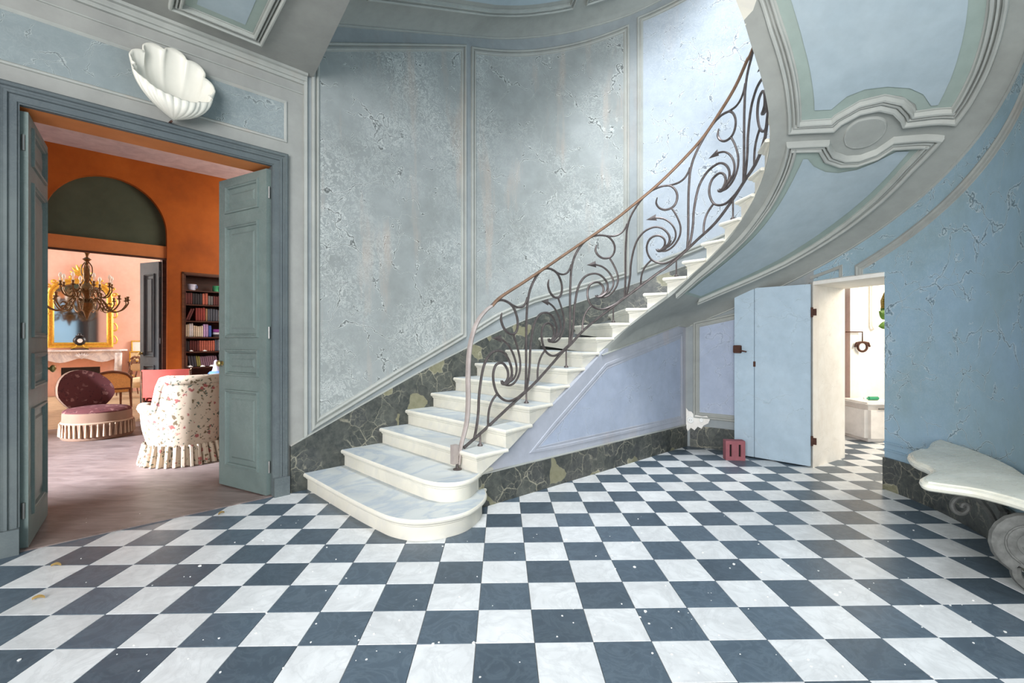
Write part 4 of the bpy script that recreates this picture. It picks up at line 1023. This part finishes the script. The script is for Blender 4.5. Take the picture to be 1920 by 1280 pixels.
def shelf_books(si, seq):
    q = BQ0 + .032; zs = SHZ[si]; prev = 0
    for i, (cn, w, h, lean) in enumerate(seq):
        sl_, cl_ = math.sin(abs(lean)), math.cos(lean)
        if lean < 0 and prev == 0: q += h * sl_ * 1.06
        if lean == 0 and prev > 0: q += h * sl_ + ph * math.sin(prev) * 1.06
        if q + w + h * (sl_ if lean > 0 else 0) > BQ1 - .03: break
        o = lnk(bpy.data.objects.new('book', BK)); d = .16 + .03 * random.random()
        o.scale = (w * .94, d, h); o.location = W(q, LK + .06 + random.random() * .012, zs + .0015 + (w * .94 * sl_ if lean > 0 else 0))
        o.rotation_euler = Matrix.Rotation(PI / 4, 3, 'Z').to_euler() if not lean else (Matrix.Rotation(PI / 4, 3, 'Z') @ Matrix.Rotation(lean, 3, 'Y')).to_euler()
        c = lin(CN[cn]); k = random.uniform(.85, 1.15); o.color = (min(1, c[0] * k), min(1, c[1] * k), min(1, c[2] * k), 1)
        tag(o, '%s book, %s from the left on the %s shelf of the bookcase' % (cn, ORD[i], SHN[si]), 'book', 'books on the %s shelf' % SHN[si])
        q += w / cl_ + .002; prev, ph = lean, h
def rep_(c, n, w, h, lean=0): return [(c, w * random.uniform(.9, 1.1), h * random.uniform(.96, 1.03), lean) for _ in range(n)]
shelf_books(1, rep_('dark red', 3, .032, .20) + rep_('black', 4, .036, .19) + rep_('rust', 2, .042, .20) + rep_('grey', 2, .034, .16) + rep_('dark red', 4, .036, .16) + rep_('tan', 2, .03, .18) + rep_('olive', 3, .034, .17) + rep_('brown', 5, .034, .18))
shelf_books(2, rep_('dark red', 2, .03, .22, .36) + rep_('red', 4, .036, .23) + rep_('tan', 1, .03, .22) + rep_('slate', 4, .038, .215) + rep_('grey', 4, .038, .20) + rep_('brown', 8, .036, .2))
shelf_books(3, rep_('cream', 2, .026, .21) + rep_('white', 2, .028, .23) + rep_('cream', 5, .028, .19) + rep_('lilac', 2, .036, .22) + rep_('blue', 1, .05, .20))
shelf_books(4, rep_('black', 2, .028, .18) + rep_('dark red', 4, .032, .18) + rep_('rust', 7, .032, .185) + rep_('slate', 2, .028, .2) + rep_('white', 4, .034, .21) + rep_('black', 4, .034, .2))
shelf_books(5, rep_('brown', 1, .028, .19) + rep_('slate', 3, .034, .19, -.12) + rep_('olive', 2, .030, .185, -.14) + rep_('mauve', 8, .030, .18, -.16) + rep_('black', 3, .03, .2) + rep_('brown', 4, .034, .2))
for i, (cn, zz, hh, ww) in enumerate((('purple', .085, .05, .30), ('orange', .0, .0, 0), ('pale grey', .045, .038, .30), ('black', 0, .043, .28))):
    if not hh: continue
    o = lnk(bpy.data.objects.new('book', BK)); o.scale = (ww, .2, hh); o.location = W(2.215, LK + .05, SHZ[3] + .001 + zz); o.rotation_euler = (0, 0, PI / 4); o.color = (*lin(CN[cn]), 1)
    tag(o, '%s book lying flat in a short pile on the fourth shelf' % cn, 'book', 'books lying flat on the fourth shelf')
# cups and shells on the shelves
cup = thing('cup', 'blue and white china cup at the left of the top shelf', 'cup', W(1.90, LK + .1, SHZ[0])); cup.location.z += .001
mb = MB(); mb.lathe([(0, 0), (.045, 0), (.06, .03), (.065, .09), (.07, .10), (.06, .095), (.05, .02), (0, .02)], 18); o = mb.build('bowl', 'thing_col', cup, False, True); o.color = (*lin((214, 220, 236)), 1)
mb = MB(); mb.tube([(.06, 0, .08), (.09, 0, .07), (.09, 0, .04), (.06, 0, .03)], .007, 6); o = mb.build('handle', 'thing_col', cup, False, True); o.color = (*lin((120, 140, 190)), 1)
cup2 = thing('cup', 'green glazed mug at the right of the top shelf', 'cup', W(2.255, LK + .1, SHZ[0])); cup2.location.z += .001
mb = MB(); mb.lathe([(0, 0), (.05, 0), (.05, .09), (.055, .10), (.045, .095), (.04, .02), (0, .02)], 18); o = mb.build('bowl', 'thing_col', cup2, False, True); o.color = (*lin((70, 160, 110)), 1)
mb = MB(); mb.tube([(.05, 0, .08), (.085, 0, .07), (.085, 0, .03), (.05, 0, .02)], .008, 6); o = mb.build('handle', 'thing_col', cup2, False, True); o.color = (*lin((60, 140, 100)), 1)
def seashell(q, z, lab, r=.04):
    c = W(q, LK + .04, z + .003)
    o = MB().grid(lambda u, v: (c.x + r * v * (1 + .08 * math.cos(8 * 2 * PI * u)) * math.cos(2 * PI * u), c.y + r * .7 * v * math.sin(2 * PI * u), c.z + r * .6 * (1 - v * v) + .002 * math.cos(16 * PI * u) * v), 32, 5, 0, True).build('seashell', 'shell', smooth=True)
    tag(o, lab, 'shell', 'seashells on the bookcase')
for q, z, lab, r in ((1.86, SHZ[5], 'white seashell in front of the lowest row of books, at the left', .05), (2.05, SHZ[5], 'white seashell in front of the lowest row of books, second from left', .04), (2.19, SHZ[5], 'flat white seashell in front of the lowest row of books, third from left', .045), (1.88, SHZ[4], 'flat white seashell before the dark red books of the fifth shelf', .035), (2.08, SHZ[4], 'small white seashell before the rust books of the fifth shelf', .035)): seashell(q, z, lab, r)

# floral armchair
def barrel(name, label, loc, rz, rb, hb, ha, mat, matl):
    t = thing(name, label, 'armchair', loc, rz)
    def hgt(a):
        x = min(1, max(0, (abs(a) - math.radians(50)) / math.radians(16))); x = x * x * (3 - 2 * x); return hb * (1 - x) + ha * x
    A = math.radians(128)
    def shell_(u, v, dr=0):
        a = -A + 2 * A * u; r = rb * (.92 + .16 * v) + dr + .02 * math.sin(PI * v); y = -math.cos(a) * r * 1.05
        return (math.sin(a) * r, y - .02 - .05 * v * max(0, math.cos(a)), .20 + (hgt(a) - .20) * v)
    mb = MB(); mb.grid(lambda u, v: shell_(u, v), 56, 10); mb.grid(lambda u, v: shell_(u, v, -.09), 56, 10)
    mb.build('backrest', mat, t, False, True)
    MB().tube([Vector(shell_(i / 56, 1, -.045)) for i in range(57)], .062, 10).build('rolled_edge', mat, t, False, True)
    for sg in (-1, 1):
        a = Vector(shell_(0 if sg < 0 else 1, 1, -.045)); MB().tube([a, a + Vector((-.02 * sg * -1, .10, -.01)), a + Vector((0, .16, -.02))], [.062, .064, .05], 10).build('arm', matl, t, False, True)
    mb = MB(); mb.lathe([(0, .45), (rb * .6, .45), (rb * .82, .43), (rb * .86, .38), (rb * .84, .30), (0, .30)], 30); mb.build('seat_cushion', matl, t, False, True)
    mb = MB(); N = 240
    def sk(u, v):
        a = 2 * PI * u; pl_ = math.cos(34 * a); r = rb * 1.0 * (1 + .10 * (1 - v)) + (.012 + .010 * (1 - v)) * (1 if pl_ > 0 else -1) * min(1, abs(pl_) * 2.2)
        return (math.sin(a) * r, -math.cos(a) * r * 1.05, .004 + .215 * v)
    mb.grid(sk, N, 3, 0, True); mb.build('pleated_skirt', mat, t, False, 60)
    return t
barrel('floral_armchair', 'barrel armchair in rose-sprigged cotton with a pleated skirt, seen from behind', (-3.665, 5.36, .002), math.radians(52), .375, .90, .58, 'floral', 'floral_light')

# low slipper chair with fringe
sl = thing('slipper_chair', 'low red damask slipper chair with tan sides and a tasselled fringe', 'chair', (-5.72, 6.60, .002), math.radians(-112))
mb = MB(); mb.lathe([(0, .42), (.2, .415), (.33, .395), (.365, .37), (.365, .355), (0, .355)], 36); mb.build('seat', 'damask', sl, False, True)
mb = MB(); mb.lathe([(.362, .365), (.372, .33), (.372, .25), (.38, .22), (.385, .02), (.37, .0), (0, 0)], 36); mb.build('seat_drum', 'tan', sl, False, True)
def bk(u, v, th=0):
    a = 2 * PI * u; r = v
    x = .33 * math.sin(a) * r; z = .30 * math.cos(a) * r
    zz = .60 + z; y = -.30 - .30 * (zz - .34) * .95 + .10 * (x / .33) ** 2
    return (x * (1 - .22 * max(0, (.55 - zz) / .25)), y + th * (1 - .25 * v ** 6), zz)
mb = MB(); mb.grid(lambda u, v: bk(u, v, .045), 40, 8, 0, True); mb.build('backrest', 'damask', sl, False, True)
mb = MB(); mb.grid(lambda u, v: bk(u, v, -.045), 40, 8, 0, True); mb.grid(lambda u, v: bk(u, 1, .035 - .07 * v), 40, 1, 0, True); mb.build('back_cover', 'tan', sl, False, True)
mb = MB(); mb.lathe([(.376, .235), (.386, .232), (.386, .215), (.378, .213)], 36); mb.build('fringe_braid', 'fringe', sl, False, True)
for i in range(40):
    a = 2 * PI * i / 40
    if -2.2 < ((a + PI) % (2 * PI)) - PI < 2.9 or True:
        x, y = .392 * math.cos(a), .392 * math.sin(a)
        mb = MB(); mb.lathe([(.004, .218), (.011, .20), (.010, .18), (.016, .12), (.020, .05), (0, .05)], 6, (x, y, 0)); mb.build('tassel', 'fringe', sl, False)

# generic wooden chair pieces
def chair_frame(t, w, d, sh, bh, leg, mat, lean=.08, turned=False):
    for sx in (-1, 1):
        for sy in (-1, 1):
            x, y = sx * w / 2, sy * d / 2
            pts = [(x, y, 0), (x, y, sh)] if sy > 0 else [(x, y - .05, 0), (x, y, sh), (x, y - lean, bh)]
            MB().tube(pts, [leg * .7, leg, leg * .9][:len(pts)] if sy < 0 else [leg * .7, leg], 8).build('leg', mat, t, False, True)
# caned low chair turned away
cc = thing('cane_chair', 'low walnut armchair with an arched caned back, behind the slipper chair', 'chair', (-7.95, 9.35, .002), math.radians(55))
chair_frame(cc, .62, .55, .34, .60, .026, 'walnut', .06)
mb = MB(); mb.tube(spline([(-.31, -.33, .56), (-.22, -.345, .66), (0, -.35, .71), (.22, -.345, .66), (.31, -.33, .56)], 6), .026, 8); mb.build('top_rail', 'walnut', cc, False, True)
MB().bbox((-.30, -.35, .36), (.30, -.325, .40), .008).build('lower_rail', 'walnut', cc, False)
cp = [(-.29, .39), (.29, .39), (.29, .57), (.2, .65), (0, .69), (-.2, .65), (-.29, .57)]
MB().loft([[(x, -.345, z) for x, z in cp], [(x, -.325, z) for x, z in cp]]).build('cane_panel', 'cane', cc, False)
MB().bbox((-.31, -.29, .30), (.31, .30, .40), .03).build('seat', 'cane', cc, False)
for sx in (-1, 1): MB().tube([(sx * .31, -.3, .52), (sx * .32, 0, .54), (sx * .31, .24, .53), (sx * .31, .26, .36)], .02, 8).build('arm', 'walnut', cc, False, True)
# rush-seated chair by the fireplace
rc = thing('rush_chair', 'dark rush-seated chair with a carved splat back by the fireplace', 'chair', (-9.42, 11.55, .002), math.radians(150))
chair_frame(rc, .40, .38, .44, .86, .018, 'walnut', .09)
MB().bbox((-.21, -.19, .43), (.21, .20, .47), .015).build('rush_seat', 'cane', rc, False)
mb = MB(); mb.tube(spline([(-.24, -.27, .84), (-.1, -.285, .90), (0, -.285, .88), (.1, -.285, .90), (.24, -.27, .84)], 5), .026, 8); mb.build('crest_rail', 'walnut', rc, False, True)
MB().bbox((-.19, -.235, .60), (.19, -.215, .635), .006).build('cross_rail', 'walnut', rc, False)
MB().loft([[(x, -.235, z) for x, z in ((-.05, .63), (.05, .63), (.09, .74), (.05, .85), (-.05, .85), (-.09, .74))], [(x, -.25, z) for x, z in ((-.05, .63), (.05, .63), (.09, .74), (.05, .85), (-.05, .85), (-.09, .74))]]).build('splat', 'walnut', rc, False)
for z in (.16, .28):
    for a, b in (((-.2, .19, z), (.2, .19, z)), ((-.2, -.2, z), (.2, -.2, z)), ((-.2, -.2, z + .04), (-.2, .19, z + .04)), ((.2, -.2, z + .04), (.2, .19, z + .04))): MB().tube([a, b], .010, 6).build('stretcher', 'walnut', rc, False, True)
# cream seat right of it
bs = thing('cream_chair', 'cream upholstered seat on dark legs at the salon doorway', 'chair', (-8.55, 11.1, .002), math.radians(40))
chair_frame(bs, .5, .46, .24, .60, .022, 'walnut', .1)
MB().lathe([(0, .46), (.16, .455), (.27, .42), (.31, .36), (.30, .28), (.26, .23), (0, .23)], 28).build('seat', 'beige', bs, False, True)
MB().bbox((-.25, -.33, .62), (.25, -.27, .78), .025).build('backrest', 'beige', bs, False)
# coral red chair in front of the bookcase
rd = thing('red_chair', 'coral red upholstered chair with brass-nailed wooden frame below the bookcase', 'chair', (-5.38, 7.55, .002), math.radians(25))
chair_frame(rd, .60, .55, .40, .86, .022, 'walnut', .10)
mb = MB(); mb.grid(lambda u, v: (-.30 + .6 * u, -.31 - .08 * v - .06 * math.sin(PI * u), .46 + .42 * v), 14, 4); mb.grid(lambda u, v: (-.30 + .6 * u, -.26 - .08 * v - .06 * math.sin(PI * u), .46 + .42 * v), 14, 4); mb.grid(lambda u, v: (-.30 + .6 * u, -.31 - .08 - .06 * math.sin(PI * u) + .05 * v, .88), 14, 1); mb.build('backrest', 'redfab', rd, False, True)
MB().bbox((-.30, -.27, .38), (.30, .28, .47), .03).build('seat', 'redfab', rd, False)
for i in range(7): MB().lathe([(0, 0), (.009, .0), (.007, .006), (0, .008)], 8, (.315, -.345 - .015 * i * .5, .88 - .035 * i)).build('brass_nail', 'brass', rd, False)
# pedestal and porcelain flask
pt = W(2.06, 12.4, 0)
tb = thing('pedestal_table', 'small round wooden table under the blue and white flask', 'table', pt)
mb = MB(); mb.lathe([(0, .70), (.21, .70), (.22, .69), (.21, .675), (.03, .67), (.028, .5), (.045, .35), (.028, .22), (.04, .08), (0, .08)], 24); mb.build('top_and_column', 'walnut', tb, False, True)
for k in range(3): MB().tube([(.03 * math.cos(2.1 * k), .03 * math.sin(2.1 * k), .12), (.12 * math.cos(2.1 * k), .12 * math.sin(2.1 * k), .09), (.2 * math.cos(2.1 * k), .2 * math.sin(2.1 * k), .012)], [.02, .018, .012], 6).build('leg', 'walnut', tb, False, True)
fk = thing('porcelain_flask', 'blue and white porcelain flask with a tall neck behind the armchair', 'vase', (pt.x, pt.y, .701))
o = MB().lathe([(0, 0), (.07, 0), (.105, .05), (.115, .09), (.09, .12), (.06, .13)], 24).build('body', 'thing_col', fk, False, True); o.color = (*lin((110, 150, 220)), 1)
o = MB().lathe([(.06, .13), (.05, .15), (.035, .22), (.026, .29), (.018, .30), (0, .31)], 24).build('neck', 'thing_col', fk, False, True); o.color = (*lin((206, 204, 230)), 1)

# ------------------------------------------------------------------ pink salon
SK = 22.0
floor_sal = struct(MB().add(quadW([(-5, LK + .4), (6, LK + .4), (6, SK + .1), (-5, SK + .1)], .0005) + quadW([(-5, LK + .4), (6, LK + .4), (6, SK + .1), (-5, SK + .1)], -.1), [(0, 1, 2, 3), (4, 5, 6, 7)]).build('floor_salon', 'salon_floor'))
mb = MB(); wseg(mb, -5, 6, 0, 4.3, SK, SK + .2); struct(mb.build('wall_salon', 'pink'))
mb = MB(); wseg(mb, AQ1 - .02, 6, 0, 4.3, LK + .405, LK + .46); wseg(mb, -5, AQ0, 0, 4.3, LK + .405, LK + .46); struct(mb.build('wall_salon_front', 'pink'))
def sal(q, z, h): p = W(q, SK, z); return Vector((p.x + R2 * h, p.y - R2 * h, z))
MC = .80
mr = thing('mirror', 'tall gilt overmantel mirror with carved crest above the white mantelpiece', 'mirror', sal(MC, 1.12, 0))
def arch_pts(hw, z0, zs, rise, n=14):
    return [(MC - hw, z0), (MC + hw, z0)] + [(MC + hw * math.cos(PI * i / n), zs + rise * math.sin(PI * i / n) ** .8) for i in range(n + 1)]
g = arch_pts(.47, 1.22, 2.30, .36)
MB().add([sal(q, z, .03) for q, z in g], [tuple(range(len(g)))]).build('glass', 'mirror', mr)
moulding(sal, [(q, z) for q, z in arch_pts(.60, 1.13, 2.34, .46)], [(0, 0), (.004, .06), (.025, .075), (.045, .05), (.075, .045), (.085, .06), (.11, .062), (.13, .03)], True, .2).build('frame', 'gold', mr, smooth=40)
for i in range(11):
    a = PI * (i + .5) / 11; q, z = MC + .64 * math.cos(a), 2.34 + .48 * math.sin(a) ** .8
    MB().tube(spline([sal(q + .05 * math.cos(b) * (1 - b / 9), z + .05 * math.sin(b) * (1 - b / 9), .05 + .004 * b) for b in [k * .8 for k in range(9)]], 2), [.018] * 17, 6).build('carved_leaf', 'gold', mr, smooth=True)
for k in range(7):
    a = PI * (k - 3) / 7; MB().tube([sal(MC, 2.86, .06), sal(MC + .12 * math.sin(a), 2.88 + .15 * math.cos(a), .09), sal(MC + .2 * math.sin(a), 2.90 + .24 * math.cos(a), .06)], [.03, .035, .012], 8).build('crest_petal', 'gold', mr, smooth=True)
for z in (1.30, 1.62, 1.95, 2.25):
    for sg in (-1, 1): MB().tube(spline([sal(MC + sg * (.61 + .06 * math.sin(b)), z + .12 * math.cos(b) * (1 - b / 8), .05) for b in [k * .7 for k in range(8)]], 2), .017, 6).build('carved_scroll', 'gold', mr, smooth=True)
# fireplace
fp_ = thing('mantelpiece', 'white marble mantelpiece with a carved shell below the gilt mirror', 'fireplace', sal(MC, 0, 0))
mp = [(MC - .86, 0), (MC + .86, 0), (MC + .86, .22), (MC + .70, .30), (MC + .45, .25), (MC, .30), (MC - .45, .25), (MC - .70, .30), (MC - .86, .22)]
def prismW(poly, z0, z1): 
    return MB().loft([[sal(q, z0, h) for q, h in poly], [sal(q, z1, h) for q, h in poly]])
prismW(mp, 1.045, 1.085).build('shelf', 'mantel', fp_)
n = 16; mb = MB()
mb.loft([[sal(MC - .74 + 1.48 * i / n, .86 + .05 * math.cos(4 * PI * i / n) - .03, h) for h in (.02, .22)] + [sal(MC - .74 + 1.48 * i / n, 1.045, h) for h in (.22, .02)] for i in range(n + 1)]); mb.build('frieze', 'mantel', fp_)
for sg in (-1, 1):
    MB().tube([sal(MC + sg * .68, z, h) for z, h in spline([(.02, .20), (.25, .15), (.55, .13), (.8, .20), (1.0, .22)], 4)], .075, 10).build('console_jamb', 'mantel', fp_, smooth=True)
    mb = MB(); mb.loft([[sal(MC + sg * a, z, h) for a, h in ((.66, .02), (.66, .1), (.34, .0), (.34, -.002))] for z in (0, .88)]); mb.build('splayed_cheek', 'pink', fp_)
prismW([(MC - .62, .001), (MC + .62, .001), (MC + .62, .012), (MC - .62, .012)], .66, .9).build('breast', 'pink', fp_)
prismW([(MC - .35, .001), (MC + .35, .001), (MC + .35, .006), (MC - .35, .006)], 0, .66).build('firebox', 'black', fp_)
for k in range(7):
    a = PI * (k - 3) / 7.5; MB().tube([sal(MC, .87, .23), sal(MC + .07 * math.sin(a), .92 + .04 * math.cos(a), .25), sal(MC + .13 * math.sin(a), .93 + .09 * math.cos(a), .23)], [.012, .022, .012], 6).build('carved_shell', 'mantel', fp_, smooth=True)
# clock on the mantel
ck = thing('mantel_clock', 'black and gilt lyre mantel clock with a white dial', 'clock', sal(MC - .03, 1.086, .15))
prismW([(MC - .19, .09), (MC + .13, .09), (MC + .13, .21), (MC - .19, .21)], 1.086, 1.11).build('base', 'black', ck)
for sg in (-1, 1): MB().tube(spline([sal(MC - .03 + sg * .15, 1.115, .15), sal(MC - .03 + sg * .07, 1.15, .15), sal(MC - .03 + sg * .05, 1.21, .15)], 4), .016, 8).build('support', 'gold', ck, smooth=True)
cc_ = sal(MC - .03, 1.30, .15)
MB().grid(lambda u, v: cc_ + Vector((R2, R2, 0)) * .115 * math.sin(PI * v) * math.cos(2 * PI * u) + Vector((R2, -R2, 0)) * .06 * math.sin(PI * v) * math.sin(2 * PI * u) + Vector((0, 0, 1)) * .115 * math.cos(PI * v), 20, 12, 0, True).build('case', 'black', ck, smooth=True)
MB().add([cc_ + Vector((R2, -R2, 0)) * .064 + (Vector((R2, R2, 0)) * math.cos(a) + Vector((0, 0, 1)) * math.sin(a)) * .05 for a in [2 * PI * i / 20 for i in range(20)]], [tuple(range(20))]).build('dial', 'enamel', ck)
MB().lathe([(.07, .10), (.075, .115), (.04, .13), (.03, .15), (.035, .17), (0, .19)], 14, cc_).build('finial', 'black', ck, smooth=True)
# side table with two frames
st = thing('side_table', 'dark side table under two framed pictures by the pink wall', 'table', sal(1.95, 0, .25))
prismW([(1.685, .02), (2.5, .02), (2.5, .42), (1.685, .42)], .735, .765).build('top', 'walnut', st)
for q, h in ((1.72, .06), (2.45, .06), (1.72, .38), (2.45, .38)): MB().tube([sal(q, 0, h), sal(q, .735, h)], .022, 8).build('leg', 'walnut', st, smooth=True)
for nm, q0, q1, z1, h, lab, mt in (('picture_frame', 1.75, 2.22, 1.30, .08, 'larger pale framed print leaning at the back of the side table', 'white_plaster'), ('picture_frame', 1.69, 1.99, 1.035, .24, 'small framed engraving in front on the side table', 'print')):
    t = thing(nm, lab, 'picture', sal((q0 + q1) / 2, .766, h)); sf = lambda q, z, k, h=h: sal(q, z, h + k - (z - .766) * .12)
    moulding(sf, [(q0, .767), (q1, .767), (q1, z1), (q0, z1)], [(0, 0), (0, .02), (.02, .024), (.03, .01), (.03, 0)], True, 9).build('frame', 'gold', t)
    MB().add([sf(q0 + .02, .785, .006), sf(q1 - .02, .785, .006), sf(q1 - .02, z1 - .02, .006), sf(q0 + .02, z1 - .02, .006)], [(0, 1, 2, 3)]).build('print', mt, t)
# chandelier
cp_ = px_plane(163, 560, 17.3); cz = cp_.z
ch = thing('chandelier', 'dark bronze chandelier with two tiers of scrolled arms hanging in the pink salon', 'chandelier', (cp_.x, cp_.y, 0))
zc = lambda y: H - (y - CY) / F * cp_.y
MB().lathe([(0, zc(470)), (.06, zc(472)), (.03, zc(477)), (.02, zc(482)), (.07, zc(486)), (.03, zc(490)), (.03, zc(494)), (.02, zc(498)), (.05, zc(505)), (.06, zc(520)), (.035, zc(530)), (.10, zc(538)), (.11, zc(545)), (.06, zc(552)), (.05, zc(560)), (.13, zc(568)), (.10, zc(578)), (.05, zc(585)), (.03, zc(592)), (0, zc(600))], 18).build('stem', 'bronze', ch, False, True)
MB().tube([(0, 0, zc(470)), (0, 0, 4.3)], .008, 6).build('chain', 'bronze', ch, False)
for k in range(4):
    a = PI / 2 * k + .3; MB().tube([(r * math.cos(a), r * math.sin(a), zc(y)) for r, y in spline([(.02, 490), (.08, 500), (.085, 512), (.05, 522), (.09, 532)], 4)], .010, 6).build('cage_bar', 'bronze', ch, False, True)
for tier, (N, rr, y0, ym, ye, cnd) in enumerate(((12, .62, 566, 582, 562, 0), (8, .38, 548, 556, 538, 1))):
    for k in range(N):
        a = 2 * PI * k / N + .2 * tier; ca, sa = math.cos(a), math.sin(a)
        arm = MB().tube([(r * ca, r * sa, zc(y)) for r, y in spline([(.05, y0), (rr * .35, y0 - 6), (rr * .6, ym), (rr * .85, ym - 2), (rr, ye + 6), (rr, ye)], 4)], .013, 6).build('arm', 'bronze', ch, False, True)
        for q_ in (0, 1):
            MB().tube([((rr * .55 + .04 * math.cos(b)) * ca, (rr * .55 + .04 * math.cos(b)) * sa, zc(ym - 4 - 7 * q_) + .04 * math.sin(b)) for b in [i * .7 for i in range(8)]], .008, 5).build('leaf_scroll', 'bronze', arm, False, True)
        MB().lathe([(0, 0), (.02, .005), (.045, .02), (.02, .03), (.018, .05), (.028, .085), (.026, .09), (0, .085)], 10, (rr * ca, rr * sa, zc(ye))).build('candle_cup', 'bronze', arm, False, True)
        if cnd: MB().lathe([(0, .085), (.013, .085), (.013, .15), (.017, .155), (.028, .19), (.018, .23), (0, .25)], 10, (rr * ca, rr * sa, zc(ye))).build('candle_bulb', 'candle', arm, False, True)

# ------------------------------------------------------------------ passage behind the service door
mb = MB(); mb.box((4.0, 7.0, 0), (7.4, 7.2, 2.8)); struct(mb.build('wall_passage', 'white_plaster'))
mb = MB(); mb.box((4.80, 6.78, 0), (4.92, 7.0, 2.8)); struct(mb.build('trim_2', 'white_plaster'))
mb = MB(); mb.box((7.2, 4.0, 0), (7.4, 7.0, 2.8)); struct(mb.build('wall_passage_side', 'white_plaster'))
def at(x, y, d): return Vector(((x - CX) / F * d, d, H - (y - CY) / F * d))
bd = thing('board_stack', 'red-brown boards leaning upright in the bright passage', 'boards', (4.68, 6.9, 0))
for i, (x0, x1, z1, dy) in enumerate(((4.60, 4.70, 2.08, 0), (4.69, 4.74, 2.03, .03), (4.58, 4.62, 1.6, -.03))): MB().bbox((x0, 6.86 + dy, .003), (x1, 6.89 + dy, z1), .004).build('board', 'redwood', bd)
MB().tube([(4.58, 6.80, .9), (4.71, 6.80, 1.52)], .02, 6).build('brace', 'beige', bd)
bn = thing('white_bin', 'white rounded plastic bin standing in the passage behind the service door', 'bin', (4.86, 6.5, 0))
o = MB(); o.bbox((4.58, 6.16, .004), (5.10, 6.70, .47), .05); o.build('body', 'plastic', bn)
MB().bbox((4.575, 6.155, .475), (5.105, 6.705, .52), .02).build('lid', 'plastic', bn)
MB().bbox((4.72, 6.145, .43), (4.95, 6.162, .45), .004).build('grip', 'metal', bn)
bt = at(1664, 767, 6.13); bo = thing('green_bottle', 'small green plastic bottle lying on the white bin', 'bottle', (bt.x, 6.40, .521))
c_ = Vector((bt.x + .02, 6.40, .521)); MB().tube([c_ + Vector((-.10, 0, .026)), c_ + Vector((-.07, 0, .026)), c_ + Vector((-.06, 0, .026)), c_ + Vector((.06, 0, .026)), c_ + Vector((.07, 0, .026))], [.010, .012, .025, .025, .018], 12).build('body', 'bottle', bo, smooth=30)
MB().tube([c_ + Vector((-.125, 0, .026)), c_ + Vector((-.10, 0, .026))], .014, 10).build('cap', 'enamel', bo, smooth=30)
hk = thing('iron_ring', 'rusty iron ring and hook hanging from a bracket in the passage', 'ironwork', at(1617, 640, 6.75))
a = at(1586, 622, 6.75); b = at(1617, 622, 6.75); c_ = at(1617, 650, 6.75)
MB().tube([a, b, at(1617, 641, 6.75)], .009, 6).build('bracket', 'rust', hk)
MB().tube([c_ + Vector((.065 * math.cos(t), 0, .065 * math.sin(t))) for t in [2 * PI * i / 24 for i in range(25)]], .016, 8).build('ring', 'rust', hk, smooth=True)
for sg in (-1, 1): MB().tube([c_ + Vector((sg * .02, 0, .065)), c_ + Vector((sg * .08, 0, .05)), c_ + Vector((sg * .105, 0, .0))], [.016, .02, .012], 8).build('horn', 'rust', hk, smooth=True)
pp = MB().tube([at(1635.5, 500, 6.96), at(1635.5, 610, 6.96), at(1638, 616, 6.96), at(1643, 614, 6.96)], .016, 10).build('wall_pipe', 'plastic', smooth=True); tag(pp, 'thin white pipe running down the passage wall above the bin', 'pipe')
bq = at(1668, 566, 5.9)
bk_ = thing('wicker_basket', 'yellow wicker basket hanging in the passage at the door jamb', 'basket', bq)
for i in range(10):
    a = 2 * PI * i / 10; MB().tube([bq + Vector((.05 * math.cos(a), .05 * math.sin(a), .12)), bq + Vector((.085 * math.cos(a), .085 * math.sin(a), .02)), bq + Vector((.08 * math.cos(a), .08 * math.sin(a), -.07))], .006, 5).build('stake', 'wicker', bk_)
for z in [-.07 + .022 * i for i in range(9)]:
    r = .083 if z < .03 else .083 - .033 * (z - .03) / .09; MB().tube([bq + Vector((r * math.cos(t), r * math.sin(t), z)) for t in [2 * PI * k / 16 for k in range(17)]], .006, 5).build('weaver', 'wicker', bk_)
MB().lathe([(0, -.06), (.075, -.06), (.078, .02), (.045, .115), (0, .115)], 16, bq).build('lining', 'dark', bk_)
MB().tube([bq + Vector((0, 0, .12)), bq + Vector((0, 0, .9))], .004, 5).build('cord', 'rust', bk_)
vp = thing('trailing_plant', 'green leafy vine trailing below the wicker basket', 'plant', bq + Vector((0, 0, -.08)))
MB().tube(spline([bq + Vector((0, 0, -.07)), bq + Vector((-.02, 0, -.16)), bq + Vector((-.01, 0, -.28)), bq + Vector((.0, 0, -.42))], 5), .010, 6).build('stem', 'leaf', vp, smooth=True)
for i, (dx, dz, L_, ang) in enumerate(((-.07, -.20, .16, 2.6), (.05, -.2, .14, .3), (-.05, -.27, .13, 3.4), (.05, -.30, .12, -.4), (-.01, -.40, .10, 4.4), (.03, -.44, .08, 5.2), (-.04, -.14, .10, 2.2))):
    o_ = bq + Vector((dx * .3, -.02 + .012 * i, dz)); dd = Vector((math.cos(ang), -.15, math.sin(ang))).normalized(); sd = Vector((-math.sin(ang), .2, math.cos(ang))).normalized(); nn_ = dd.cross(sd)
    MB().grid(lambda u, v: o_ + dd * L_ * u + sd * (v - .5) * L_ * .75 * math.sin(PI * min(1, u * 1.02)) ** .8 + nn_ * (.02 * math.sin(PI * u) - .03 * abs(v - .5)), 8, 4).build('leaf', 'leaf', vp, smooth=True)
